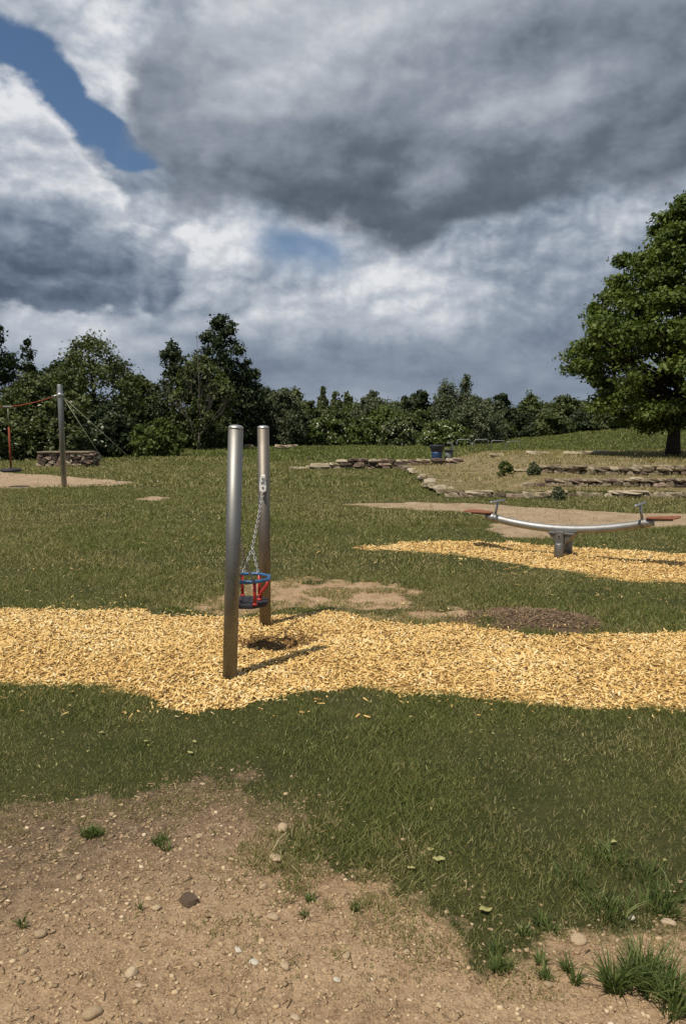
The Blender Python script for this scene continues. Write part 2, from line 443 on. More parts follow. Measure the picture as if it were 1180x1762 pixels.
M['bark'] = mottled('bark', [(0.3, (0.022, 0.017, 0.012)), (0.7, (0.065, 0.050, 0.036))], 6, 0.95, bmp=0.8, bdist=0.04)
M['bark_grey'] = mottled('grey_bark', [(0.3, (0.060, 0.052, 0.040)), (0.7, (0.12, 0.105, 0.083))], 6, 0.95, bmp=0.5, bdist=0.03)
M['bin_blue'] = mottled('blue_plastic', [(0.3, (0.016, 0.045, 0.12)), (0.7, (0.030, 0.075, 0.18))], 6, 0.5, spec=0.4)
M['bin_dark'] = mottled('dark_plastic', [(0.3, (0.018, 0.022, 0.034)), (0.7, (0.035, 0.042, 0.06))], 6, 0.5, spec=0.4)
M['bin_grey'] = mottled('grey_paint', [(0.3, (0.11, 0.125, 0.12)), (0.7, (0.19, 0.21, 0.20))], 6, 0.5, spec=0.4)
M['leaf_big'] = leaf_mat('maple_leaf', [(0.0, (0.052, 0.080, 0.020)), (0.5, (0.108, 0.146, 0.034)), (1.0, (0.18, 0.215, 0.050))], 0.30)
M['leaf_dark'] = leaf_mat('dark_leaf', [(0.0, (0.030, 0.044, 0.021)), (0.5, (0.050, 0.068, 0.032)), (1.0, (0.080, 0.102, 0.045))], 0.22)
M['leaf_mid'] = leaf_mat('mid_leaf', [(0.0, (0.060, 0.076, 0.030)), (0.5, (0.100, 0.120, 0.044)), (1.0, (0.145, 0.168, 0.062))], 0.25)
M['leaf_grey'] = leaf_mat('willow_leaf', [(0.0, (0.080, 0.096, 0.052)), (0.5, (0.125, 0.144, 0.080)), (1.0, (0.175, 0.195, 0.112))], 0.25)
M['leaf_bright'] = leaf_mat('fresh_leaf', [(0.0, (0.056, 0.080, 0.022)), (0.5, (0.100, 0.132, 0.034)), (1.0, (0.150, 0.182, 0.052))], 0.3)
M['blossom'] = leaf_mat('blossom', [(0.0, (0.30, 0.31, 0.21)), (1.0, (0.55, 0.55, 0.42))], 0.2)
M['grass'] = leaf_mat('grass_blade', [(0.0, (0.082, 0.108, 0.027)), (0.35, (0.170, 0.190, 0.052)), (0.6, (0.215, 0.205, 0.076)), (0.8, (0.27, 0.22, 0.10)), (1.0, (0.50, 0.43, 0.22))], 0.3, 0.6)
M['tuft'] = leaf_mat('tuft_blade', [(0.0, (0.060, 0.090, 0.026)), (0.5, (0.125, 0.168, 0.050)), (1.0, (0.28, 0.29, 0.12))], 0.35, 0.5)
M['chip'] = leaf_mat('wood_chip', [(0.0, (0.12, 0.065, 0.028)), (0.15, (0.42, 0.25, 0.085)), (0.5, (0.70, 0.455, 0.165)), (0.8, (0.80, 0.57, 0.235)), (1.0, (0.84, 0.69, 0.40))], 0.0, 0.75)
M['mulch'] = leaf_mat('dark_mulch', [(0.0, (0.10, 0.064, 0.040)), (0.6, (0.19, 0.128, 0.082)), (1.0, (0.36, 0.25, 0.14))], 0.0, 0.85)
M['litter'] = leaf_mat('straw_litter', [(0.0, (0.10, 0.065, 0.035)), (0.5, (0.26, 0.18, 0.10)), (1.0, (0.50, 0.39, 0.22))], 0.0, 0.85)
M['clod'] = leaf_mat('soil_clod', [(0.0, (0.13, 0.09, 0.06)), (0.5, (0.33, 0.23, 0.135)), (0.8, (0.47, 0.345, 0.21)), (0.9, (0.55, 0.42, 0.27)), (1.0, (0.62, 0.51, 0.37))], 0.0, 0.92)
M['dead_leaf'] = leaf_mat('pale_leaf', [(0.0, (0.32, 0.30, 0.10)), (1.0, (0.52, 0.47, 0.22))], 0.2, 0.7)

def ground_mat():
    m, nt, b = mat_new('ground'); V = nt.nodes.new('ShaderNodeNewGeometry').outputs['Position']
    a1 = nt.nodes.new('ShaderNodeVertexColor'); a1.layer_name = 'zones'
    a2 = nt.nodes.new('ShaderNodeAttribute'); a2.attribute_name = 'terrace'
    sp = nt.nodes.new('ShaderNodeSeparateColor'); nt.links.new(a1.outputs[0], sp.inputs[0])
    chips, dirt, mulch = (E(nt, sp.outputs[i]) for i in range(3)); sand = E(nt, a1.outputs[1]); terr = E(nt, a2.outputs['Fac'])
    nA = noise(nt, V, 0.35, 5, 0.6); nB = noise(nt, V, 2.2, 6, 0.65); nC = noise(nt, V, 22, 5, 0.65); nD = noise(nt, V, 110, 4, 0.6)
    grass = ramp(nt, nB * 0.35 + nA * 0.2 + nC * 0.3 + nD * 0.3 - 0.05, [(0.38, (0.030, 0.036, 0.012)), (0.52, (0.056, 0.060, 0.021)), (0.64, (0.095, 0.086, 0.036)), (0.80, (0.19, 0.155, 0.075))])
    dry = ramp(nt, nB * 0.6 + nC * 0.45, [(0.34, (0.10, 0.082, 0.042)), (0.52, (0.215, 0.165, 0.088)), (0.70, (0.35, 0.28, 0.165))])
    soil = ramp(nt, nB * 0.35 + nC * 0.35 + nD * 0.35, [(0.38, (0.17, 0.106, 0.062)), (0.49, (0.37, 0.246, 0.146)), (0.58, (0.50, 0.348, 0.212)), (0.70, (0.62, 0.46, 0.30))])
    soil = mixc(nt, nA.ss(0.48, 0.62) * 0.0, soil, (0.15, 0.10, 0.065))
    # greyer, litter-strewn earth at the back left of the bare patch
    ps = nt.nodes.new('ShaderNodeSeparateXYZ'); nt.links.new(V, ps.inputs[0])
    px, py = E(nt, ps.outputs[0]), E(nt, ps.outputs[1])
    lit = (py - px * 0.55 + (nB - 0.5) * 1.6).ss(2.5, 3.6) * (1.0 - py.ss(4.6, 5.0))
    soil = mixc(nt, lit * 0.92, soil, ramp(nt, nC * 0.5 + nD * 0.5, [(0.36, (0.078, 0.052, 0.034)), (0.51, (0.185, 0.128, 0.084)), (0.66, (0.36, 0.262, 0.175))]))
    sandc = ramp(nt, nB * 0.4 + nC * 0.35 + nD * 0.25, [(0.38, (0.24, 0.165, 0.105)), (0.5, (0.37, 0.27, 0.175)), (0.64, (0.48, 0.375, 0.26))])
    chipc = ramp(nt, nC * 0.4 + nD * 0.6, [(0.38, (0.16, 0.092, 0.034)), (0.52, (0.44, 0.275, 0.10)), (0.66, (0.66, 0.44, 0.165))])
    mulc = ramp(nt, nC * 0.5 + nD * 0.5, [(0.36, (0.085, 0.055, 0.036)), (0.6, (0.17, 0.115, 0.075)), (0.75, (0.26, 0.18, 0.11))])
    gp = nt.nodes.new('ShaderNodeSeparateXYZ'); nt.links.new(V, gp.inputs[0])
    grass = mixc(nt, (E(nt, gp.outputs[1]) + (nA - 0.5) * 10.0).ss(32, 38), grass, ramp(nt, nB * 0.5 + nC * 0.5, [(0.36, (0.030, 0.036, 0.012)), (0.62, (0.058, 0.062, 0.022))]))  # far lawn: cloud shade put into a darker grass colour
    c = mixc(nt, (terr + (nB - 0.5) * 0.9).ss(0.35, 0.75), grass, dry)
    c = mixc(nt, (sand + (nC - 0.5) * 0.5).ss(0.35, 0.6), c, sandc)
    c = mixc(nt, (dirt + (nC - 0.5) * 0.6).ss(0.3, 0.6), c, soil)
    c = mixc(nt, (mulch + (nC - 0.5) * 0.5).ss(0.3, 0.6), c, mulc)
    c = mixc(nt, (chips + (nC - 0.5) * 0.4).ss(0.4, 0.6), c, chipc)
    nt.links.new(c, b.inputs['Base Color']); b.inputs['Roughness'].default_value = 0.95; b.inputs['Specular IOR Level'].default_value = 0.1
    nE = noise(nt, V, 48, 5, 0.7)
    bump(nt, b, nC * 0.35 + nE * 0.45 + nD * 0.2, 1.0, 0.045)
    return m

# ------------------------------------------------------------------ ground: one sheet from behind the camera to the horizon
def build_ground():
    r = np.concatenate([np.arange(1.5, 5, 0.12), np.arange(5, 15, 0.05), np.arange(15, 36, 0.085), np.arange(36, 80, 0.5), 80 * 1.07 ** np.arange(0, 40)])
    a = np.concatenate([np.arange(-33, 33, 0.25), np.arange(33, 327, 3.0)]); a = np.radians(a)
    nr, na = len(r), len(a)
    rr, aa = np.meshgrid(r, a, indexing='ij')
    x = (rr * np.sin(aa)).ravel(); y = (rr * np.cos(aa) - 4.0).ravel()
    x = np.append(x, 0.0); y = np.append(y, -4.0)
    ch, di, mu, sa, te = masks(x, y); z = height(x, y)
    i, j = np.meshgrid(np.arange(nr - 1), np.arange(na), indexing='ij'); j2 = (j + 1) % na
    q = np.stack([i * na + j, i * na + j2, (i + 1) * na + j2, (i + 1) * na + j], -1).reshape(-1, 4)[:, ::-1]
    k = np.arange(na); tri = np.stack([np.full(na, nr * na), (k + 1) % na, k, np.full(na, nr * na)], -1)[:, :3]
    me = np_mesh('ground', np.stack([x, y, z], -1), q, {'zones': np.stack([ch, di, mu, sa], -1), 'terrace': te}, True)
    bm = bmesh.new(); bm.from_mesh(me); bm.verts.ensure_lookup_table()
    for t in tri:
        try: bm.faces.new([bm.verts[int(s)] for s in t[::-1]])
        except ValueError: pass
    bmesh.ops.recalc_face_normals(bm, faces=bm.faces)
    if sum(f.normal.z for f in list(bm.faces)[:500]) < 0: bmesh.ops.reverse_faces(bm, faces=bm.faces)
    for f in bm.faces: f.smooth = True
    bm.to_mesh(me); bm.free()
    o = link('ground', me, ground_mat()); tag(o, 'park lawn with bare earth, yellow wood chip beds and sandy paths', 'ground', kind='structure')
build_ground()

# ------------------------------------------------------------------ stone meshes
def block_mesh(seed):
    rnd = random.Random(seed); bm = bmesh.new()
    bmesh.ops.create_cube(bm, size=1.0); bmesh.ops.subdivide_edges(bm, edges=bm.edges, cuts=1, use_grid_fill=True)
    for v in bm.verts:
        n = sum(abs(c) > 0.4 for c in v.co)
        k = {3: 0.80, 2: 0.93, 1: 1.0, 0: 1}[n]
        v.co *= k * rnd.uniform(0.84, 1.10)
        v.co += Vector((rnd.uniform(-.08, .08), rnd.uniform(-.08, .08), rnd.uniform(-.10, .06)))
    me = bpy.data.meshes.new('stone'); bm.to_mesh(me); bm.free()
    return me
def pebble_mesh(seed):
    rnd = random.Random(seed); bm = bmesh.new(); bmesh.ops.create_icosphere(bm, subdivisions=3, radius=0.5)
    dirs = [Vector((rnd.gauss(0, 1), rnd.gauss(0, 1), rnd.gauss(0, 1))).normalized() for _ in range(9)]
    cut = [rnd.uniform(0.30, 0.46) for _ in dirs]
    for v in bm.verts:
        for d, c in zip(dirs, cut):
            h = v.co.dot(d)
            if h > c: v.co -= d * (h - c) * 0.8
    for f in bm.faces: f.smooth = True
    me = bpy.data.meshes.new('pebble'); bm.to_mesh(me); bm.free(); me.materials.append(M['pebble'])
    return me
BLOCKS = {}
for key in ('stone_pale', 'stone_red', 'stone_brown'):
    BLOCKS[key] = []
    for k in range(6):
        me = block_mesh(100 + k); me.materials.append(M[key]); BLOCKS[key].append(me)
def stone(parent, key, c, size, rz=0.0, tilt=0.06, rnd=random, name='stone'):
    o = bpy.data.objects.new(name, rnd.choice(BLOCKS[key])); COL.objects.link(o)
    o.parent = parent; o.location = Vector(c) - (parent_world(parent) if parent else Vector())
    o.scale = size; o.rotation_euler = (rnd.uniform(-tilt, tilt), rnd.uniform(-tilt, tilt), rz + rnd.uniform(-tilt, tilt))
    return o
def wall_run(parent, path, ztop, zbot, rnd, keys, w=(0.25, 0.55), course=0.15, thick=0.34, depth_fn=None):
    """courses of single stones along a polyline; ztop/zbot are functions of the distance along it"""
    pts = [Vector((p[0], p[1], 0)) for p in path]
    L = [0.0]
    for a, b in zip(pts[:-1], pts[1:]): L.append(L[-1] + (b - a).length)
    def pos(s):
        for i in range(len(pts) - 1):
            if s <= L[i + 1] or i == len(pts) - 2:
                t = (s - L[i]) / (L[i + 1] - L[i]); d = (pts[i + 1] - pts[i]).normalized()
                return pts[i].lerp(pts[i + 1], t), d
    lvl = 0
    while True:
        s = rnd.uniform(0, 0.2) * -1; any_ = False
        while s < L[-1]:
            l = rnd.uniform(*w); m = min(max(s + l / 2, 0), L[-1]); p, d = pos(m)
            zb = zbot(m) + lvl * course; zt = ztop(m)
            hgt = min(course * rnd.uniform(0.9, 1.25), zt - zb + 0.03)
            if zb < zt - 0.05 and hgt > 0.04:
                any_ = True
                k = keys(m, rnd); nrm = Vector((-d.y, d.x, 0)) * rnd.uniform(-0.03, 0.03)
                stone(parent, k, (p.x + nrm.x, p.y + nrm.y, zb + hgt / 2), (l * 0.97, thick * rnd.uniform(0.85, 1.15), hgt * 1.04), math.atan2(d.y, d.x), 0.05, rnd)
            s += l
        lvl += 1
        if not any_ or lvl > 6: break

def walls():
    rnd = random.Random(5)
    # low ruined wall across the lawn
    x0, y0 = -1.35, 29.0
    e = empty('dry_stone_wall', (1.5, 29.0, 0), 'low ruined dry stone wall of reddish and pale stones across the lawn', 'wall')
    top = lambda s: 0.10 + 0.25 * float(sst(0.0, 1.6, s)) - 0.03 * math.sin(s * 2.1)
    keys = lambda s, r: 'stone_pale' if (s < 1.4 or r.random() < (0.30 if s < 3.8 else 0.12)) else 'stone_red'
    wall_run(e, [(x0, y0), (2.3, 28.9), (4.45, 28.9)], top, lambda s: -0.06, rnd, keys, (0.28, 0.62), 0.15, 0.45)
    wall_run(e, [(4.5, 29.0), (4.6, 30.2)], lambda s: 0.34, lambda s: -0.04, rnd, keys, (0.3, 0.5), 0.16, 0.4)
    for dx, sz in ((-1.75, (0.42, 0.3, 0.11)), (-1.45, (0.30, 0.25, 0.09)), (-1.1, (0.34, 0.26, 0.10)), (-0.75, (0.75, 0.5, 0.28))):
        t = stone(None, 'stone_pale', (dx - 0.15, 28.6, sz[2] * 0.35), sz, rnd.uniform(-.3, .3), 0.1, rnd, 'loose_stone')
        tag(t, {-1.75: 'flat pale stone lying apart at the far left end of the ruined wall', -1.45: 'small pale stone, second from the left end of the ruined wall',
                -1.1: 'small flat pale stone just left of the big whitish boulder by the wall', -0.75: 'large whitish boulder leaning at the left end of the ruined wall'}[dx], 'stone', 'loose stones at the end of the wall')
    # kerb of flat stones down the side of the terraces
    e = empty('stone_kerb', (2.35, 23, 0), 'row of flat pale stones edging the left side of the dry terraces', 'kerb')
    y = 17.5
    while y < 28.2:
        l = rnd.uniform(0.3, 0.65)
        if rnd.random() < 0.8: stone(e, 'stone_pale' if rnd.random() < 0.6 else 'stone_brown', (2.42 + rnd.uniform(-.15, .15), y + l / 2, H(2.6, y + l / 2) - 0.02), (rnd.uniform(.2, .42), l * 0.95, 0.12), 0, 0.08, rnd)
        y += l
    # three risers of the amphitheatre
    kb = lambda s, r: 'stone_pale' if r.random() < 0.14 else ('stone_red' if r.random() < 0.3 else 'stone_brown')
    def riser(label, path, z0, z1, x_fade=None):
        mx = sum(p[0] for p in path) / len(path); my = sum(p[1] for p in path) / len(path)
        e = empty('stone_step', (mx, my, z0), label, 'stone step', 'stone steps of the terrace')
        wall_run(e, path, lambda s: z1(path[0][0] + s) - 0.045, lambda s: z0 - 0.05, rnd, kb, (0.15, 0.42), 0.17, 0.30)
        s = path[0][0]
        while s < path[-1][0]:                       # flat cap slabs with gaps overgrown by grass
            l = rnd.uniform(0.25, 0.8)
            if rnd.random() < 0.30:
                yy = np.interp(s + l / 2, [p[0] for p in path], [p[1] for p in path])
                stone(e, 'stone_pale' if rnd.random() < 0.45 else 'stone_brown', (s + l / 2, yy + 0.06 + rnd.uniform(-.05, .05), z1(s + l / 2) - 0.02), (l * 0.96, 0.34 * rnd.uniform(0.7, 1.2), 0.075), 0, 0.04, rnd, 'cap_slab')
            s += l
    riser('lowest stone step of the terraces, right behind the strip of grass', [(2.4, 17.3), (14, 17.3)], 0.0, lambda x: 0.15)
    riser('middle stone step of the terraces, above the dark bush', [(4.6, 18.6), (14, 18.6)], 0.15, lambda x: 0.15 + 0.22 * float(sst(4.0, 5.2, x)))
    px = [4.9, 5.4, 6.0, 6.7, 9, 14]
    riser('topmost stone step of the terraces, in front of the big tree', [(x, float(step3(np.array(x)))) for x in px], 0.36, lambda x: 0.33 + 0.28 * float(sst(4.6, 6.4, x)))
    e = empty('stone_edge', (6.2, 28.8, 0.2), 'thin line of bleached flat stones behind the dry terraces, beside the hoops', 'stone edging')
    s = 4.7
    while s < 9.8:
        l = rnd.uniform(0.4, 0.9)
        if rnd.random() < 0.75: stone(e, 'stone_pale', (s + l / 2, 27.6 + rnd.uniform(-.15, .15), H(s + l / 2, 27.6) + 0.04), (l * 0.95, 0.4, 0.16), 0, 0.07, rnd)
        s += l
    # square stone bench at the left
    a = at(70, 803); b = at(155, 803)
    e = empty('stone_bench', ((a[0] + b[0]) / 2, a[1] + 0.4, 0), 'square seat wall of reddish stones with a flat slab on top, before the bushes', 'stone bench')
    kr = lambda s, r: 'stone_red' if r.random() < 0.86 else 'stone_pale'
    zt = 0.55
    wall_run(e, [(a[0], a[1]), (b[0], a[1])], lambda s: zt, lambda s: 0.0, rnd, kr, (0.2, 0.42), 0.14, 0.3)
    wall_run(e, [(b[0] - 0.05, a[1] + 0.15), (b[0] + 0.06, a[1] + 0.62)], lambda s: zt, lambda s: 0.0, rnd, kr, (0.2, 0.42), 0.14, 0.3)
    m = MB()
    m.box(((a[0] + b[0]) / 2, a[1] + 0.25, zt + 0.035), (b[0] - a[0] + 0.1, 0.85, 0.07)); m.build('top_slab', M['stone_brown'], e, 0.02)
    m = MB(); m.box(((a[0] + b[0]) / 2, a[1] + 0.28, 0.25), (b[0] - a[0] - 0.1, 0.45, 0.5)); m.build('core', M['stone_brown'], e)
    # boulders by the far hedge
    for px_, py_, w_, lb in ((428, 770, 0.75, 'grey boulder on the far lawn just right of the near swing post'), (484, 773, 1.0, 'long pale boulder on the far lawn right of the rear swing post'), (503, 771, 0.8, 'squat grey boulder right of the long pale one by the far hedge')):
        x, y = at(px_, py_)
        t = stone(None, 'stone_brown' if px_ != 484 else 'stone_pale', (x, y, w_ * 0.14), (w_, w_ * 0.6, w_ * 0.36), 0.3, 0.1, rnd, 'boulder'); tag(t, lb, 'boulder', 'boulders by the far hedge')
    for px_, lb, sc in ((1092, 'pale flat rock on the slope left of the big trunk', 0.9), (1118, 'second pale flat rock on the slope, nearer the big trunk', 0.6)):
        x, y = (px_ - 590) / F * 34, 34.0
        t = stone(None, 'stone_pale', (x, y, H(x, y) + 0.03), (sc, 0.5, 0.16), 0.2, 0.1, rnd, 'flat_rock'); tag(t, lb, 'rock', 'pale rocks on the slope')
walls()

# ------------------------------------------------------------------ toddler swing
def post(label, base, top, r, mt='steel'):
    base, top = Vector(base), Vector(top); ax = (top - base).normalized(); L = (top - base).length
    e = empty('swing_post', base, label, 'swing post', 'steel posts of the toddler swing')
    MB().lathe(base - ax * 0.15, [(r, 0), (r, L + 0.15 - 0.025)], 40, ax).build('pole', M[mt], e)
    MB().lathe(base + ax * (L - 0.025), [(r * 1.02, 0), (r * 1.02, 0.006), (r * 0.96, 0.014), (r * 0.75, 0.021), (r * 0.4, 0.025), (0.001, 0.026)], 40, ax).build('cap', M['bright'], e)
    return e
def chain(mb, a, b, link_len=0.032, wire=0.0035, w=0.0085):
    a, b = Vector(a), Vector(b); d = b - a; L = d.length; d.normalize()
    pitch = link_len - 2.2 * wire; n = max(1, int(round(L / pitch))); pitch = L / n
    s1 = d.orthogonal().normalized(); s2 = d.cross(s1)
    for i in range(n):
        c = a + d * (pitch * (i + 0.5)); q = (s1 + s2).normalized() if i % 2 else (s1 - s2).normalized()
        h = pitch / 2 + wire * 1.1 - w
        pts = []
        for k in range(5): t = math.pi * k / 4; pts.append(c + d * (h + w * math.sin(t)) + q * w * math.cos(t))
        for k in range(5): t = math.pi * k / 4; pts.append(c - d * (h + w * math.sin(t)) - q * w * math.cos(t))
        mb.tube(pts, wire, 5, closed=True)
def swing():
    fy, by = at(395, 1163)[1], at(456, 1077)[1]
    fb = aty(395.5, 1163, fy); ft = aty(406, 731, fy); bb = aty(456.5, 1077, by); bt = aty(453, 732, by)
    post('nearer of the two grey steel swing posts, tall and leaning slightly right', fb, ft, 0.049)
    post('farther steel swing post, brownish, with the white chain bracket on it', bb, bt, 0.0485, 'steel_warm')
    fp = lambda z: Vector(fb).lerp(Vector(ft), (z - fb[2]) / (ft[2] - fb[2]))
    bp = lambda z: Vector(bb).lerp(Vector(bt), (z - bb[2]) / (bt[2] - bb[2]))
    cx, cy = -0.715, (fy + by) / 2 - 0.02; zr, zb = 0.552, 0.375
    e = empty('toddler_swing', (cx, cy, zb), 'blue and red cage toddler swing seat hanging on chains between the steel posts', 'swing')
    hx, hy, cxy = 0.158, 0.155, 0.092
    oct_ = lambda hx, hy, c, z: [(cx + sx, cy + sy, z) for sx, sy in ((hx, hy - c), (hx - c, hy), (-hx + c, hy), (-hx, hy - c), (-hx, -hy + c), (-hx + c, -hy), (hx - c, -hy), (hx, -hy + c))]
    def rounded(pts, r=0.18):
        out = []
        n = len(pts)
        for i in range(n):
            p, a, b = (Vector(pts[k % n]) for k in (i, i - 1, i + 1))
            for t in (0.0, 0.25, 0.5, 0.75, 1.0):
                A, B = p.lerp(a, r), p.lerp(b, r)
                out.append(A.lerp(p, t).lerp(p.lerp(B, t), t))
        return out
    MB().tube(rounded(oct_(hx, hy, cxy, zr)), 0.0135, 12, closed=True).build('rail', M['blue_rail'], e)
    seat = MB().prism(rounded(oct_(hx - 0.01, hy - 0.005, cxy, zb - 0.028), 0.2), (0, 0, 0.034)).build('seat_board', M['rubber'], e, 0.008)
    m = MB()
    for k in range(3): m.tube([(cx - 0.05 + 0.05 * k, cy - 0.06, zb + 0.007), (cx - 0.05 + 0.05 * k, cy + 0.06, zb + 0.007)], 0.006, 6)
    m.build('grip_rib', M['rubber'], seat)
    for sx, sy in ((1, 1), (1, -1), (-1, 1), (-1, -1)):
        x, y = cx + sx * (hx - cxy), cy + sy * (hy - 0.005)
        MB().tube([(x, y, zb), (x, y, zr - 0.008)], 0.0125, 12).build('bar', M['red_bar'], e)
        MB().lathe((x, y, zb + 0.003), [(0.018, 0), (0.018, 0.01), (0.012, 0.016)], 14).build('bar_foot', M['red_bar'], e)
    m = MB()                                            # front crotch bar: bends out from the rail to the board
    m.tube([(cx + hx - 0.002, cy, zr - 0.005), (cx + hx - 0.02, cy, zr - 0.06), (cx + hx - 0.06, cy, zb + 0.07), (cx + hx - 0.075, cy, zb + 0.003)], 0.0125, 12)
    m.build('front_bar', M['red_bar'], e)
    MB().lathe((cx + hx - 0.075, cy, zb + 0.003), [(0.02, 0), (0.02, 0.012), (0.013, 0.02)], 14).build('bar_foot', M['red_bar'], e)
    MB().tube([(cx - hx + 0.004, cy, zr - 0.005), (cx - hx + 0.03, cy, zb + 0.003)], 0.0125, 12).build('rear_bar', M['red_bar'], e)
    for s, pf in ((1, bp), (-1, fp)):
        z0 = 1.215; p = pf(z0 + 0.03); d = Vector((0, -s, 0))
        at0 = p + d * 0.048
        lug = MB()                                     # lug on the post, jaw and pin
        lug.box(at0 + d * 0.014, (0.046, 0.032, 0.05)); lug.box(at0 + d * 0.03 + Vector((0.004, 0, 0.033)), (0.036, 0.028, 0.03))
        jaw = MB()
        q = at0 + d * 0.03 + Vector((0, 0, -0.052))
        pr = [(-0.025, 0.04), (-0.029, 0.0), (-0.026, -0.035), (0, -0.048), (0.026, -0.035), (0.029, 0.0), (0.025, 0.04)]
        jaw.prism([q + Vector((a, -0.010, b)) for a, b in pr], (0, 0.020, 0))
        h = lug.build('bracket', M['white'], e, 0.006)
        j = jaw.build('jaw', M['white'], h, 0.005)
        MB().tube([q + Vector((0.002, -0.014, -0.006)), q + Vector((0.002, 0.014, -0.006))], 0.0075, 10).build('pin', M['rubber'], j)
        MB().box(q + Vector((0, -0.002 , 0.04)), (0.034, 0.03, 0.005)).build('slot', M['bin_grey'], j)
        c0 = q + Vector((0, 0, -0.045))
        rail = [Vector((cx + dx, cy + s * hy, zr + 0.014)) for dx in (-0.058, 0.058)]
        spl = Vector((cx + 0.004, cy + s * (hy + 0.10), 0.735))
        m = MB(); chain(m, c0, spl); m.build('chain', M['galv'], e)
        for k in rail:
            m = MB(); chain(m, spl, k); m.build('bridle_chain', M['galv'], e)
            MB().tube([k + Vector((0, -0.012, -0.016)), k + Vector((0, -0.012, 0.006)), k + Vector((0, 0.012, 0.006)), k + Vector((0, 0.012, -0.016))], 0.004, 6).build('eyelet', M['galv'], e)
swing()

# ------------------------------------------------------------------ seesaw
def seesaw():
    C0 = Vector((2.855, 9.465, 0)); D = Vector((0.819, -0.574, 0)).normalized(); N = Vector((-D.y, D.x, 0))
    e = empty('seesaw', (C0.x, C0.y, 0), 'curved steel tube seesaw with T handles and orange seats over yellow wood chips', 'seesaw')
    zf = lambda s: 0.362 + 0.118 * s * s + 0.036 * s
    P = lambda s, dz=0.0, n=0.0: C0 + D * s + N * n + Vector((0, 0, zf(s) + dz))
    ss_ = np.linspace(-1.08, 1.08, 33)
    MB().tube([P(s) for s in ss_], 0.052, 28).build('beam', M['galv'], e)
    for sg in (-1, 1):
        t = (P(sg * 1.07) - P(sg * 1.0)).normalized()
        a = P(sg * 0.99, 0.0); L = 0.40
        up = N.cross(t).normalized(); up = up if up.z > 0 else -up
        flat = (D * sg + Vector((0, 0, 0.05 + 0.03 * sg))).normalized(); upf = Vector((0, 0, 1))
        c = P(sg * 1.0, 0.056)
        out = []
        for q in np.linspace(0, 1, 7): out.append((0.36 * q, 0.06 + 0.075 * math.sin(math.pi * min(q * 1.25, 1) * 0.5)))
        loop = [c + flat * x + N * w for x, w in out] + [c + flat * 0.375 + N * 0.06, c + flat * 0.375 - N * 0.06] + [c + flat * x - N * w for x, w in reversed(out)]
        seat = MB().prism(loop, (0, 0, 0.017)).build('seat', M['orange'], e, 0.005)
        MB().prism([c + flat * x + N * w * 0.5 - Vector((0, 0, 0.001)) for x, w in ((0.02, 0.06), (0.30, 0.04), (0.30, -0.04), (0.02, -0.06))], (0, 0, -0.03)).build('seat_plate', M['steel'], seat)
        b = P(sg * 0.955, 0.03); tp = Vector((b.x, b.y, 0)) - D * sg * 0.035 + Vector((0, 0, b.z + 0.205))
        hd = MB().tube([b, tp], 0.017, 14).build('handle', M['galv'], e)
        MB().tube([tp - N * 0.235, tp - N * 0.23, tp + N * 0.23, tp + N * 0.235], [0.012, 0.0165, 0.0165, 0.012], 14).build('grip', M['bright'], hd)
        tt = (P(sg * 0.975) - P(sg * 0.935)).normalized()
        MB().lathe(P(sg * 0.955) - tt * 0.022, [(0.053, 0), (0.0565, 0.003), (0.0565, 0.041), (0.053, 0.044)], 28, tt).build('collar', M['steel'], e)
    # two short support posts either side of the beam, joined by the bearing bracket
    for s in (-1, 1):
        c = C0 + N * (0.18 * s)
        pl = MB().lathe((c.x, c.y, -0.15), [(0.058, 0), (0.058, 0.15 + 0.19), (0.052, 0.15 + 0.20), (0.001, 0.15 + 0.202)], 28).build('support_post', M['steel'], e)
        # flat cheek plate with bolt
        pc = C0 + N * (0.165 * s) + Vector((0, 0, 0.265))
        MB().box(pc, (0.105, 0.05, 0.17), (D, N, (0, 0, 1))).build('cheek_plate', M['steel'], e, 0.006)
        bc = pc + N * (0.026 * s) + Vector((0, 0, 0.028))
        bo = MB().lathe(bc, [(0.026, 0), (0.026, 0.004)], 20, N * s).build('washer', M['bright'], e)
        MB().lathe(bc + N * (0.003 * s), [(0.0145, 0), (0.0145, 0.010), (0.011, 0.013)], 6, N * s, False).build('bolt', M['rubber'], bo)
    z1 = 0.315
    web = [C0 + D * x + Vector((0, 0, z)) - N * 0.14 for x, z in ((-0.16, z1), (-0.07, z1 - 0.11), (-0.045, z1 - 0.14), (0.045, z1 - 0.14), (0.07, z1 - 0.11), (0.16, z1))]
    MB().prism(web, N * 0.28).build('bracket', M['steel'], e, 0.004)
    MB().box(C0 + Vector((0, 0, z1 + 0.008)), (0.34, 0.32, 0.014), (D, N, (0, 0, 1))).build('top_plate', M['steel'], e, 0.003)
seesaw()

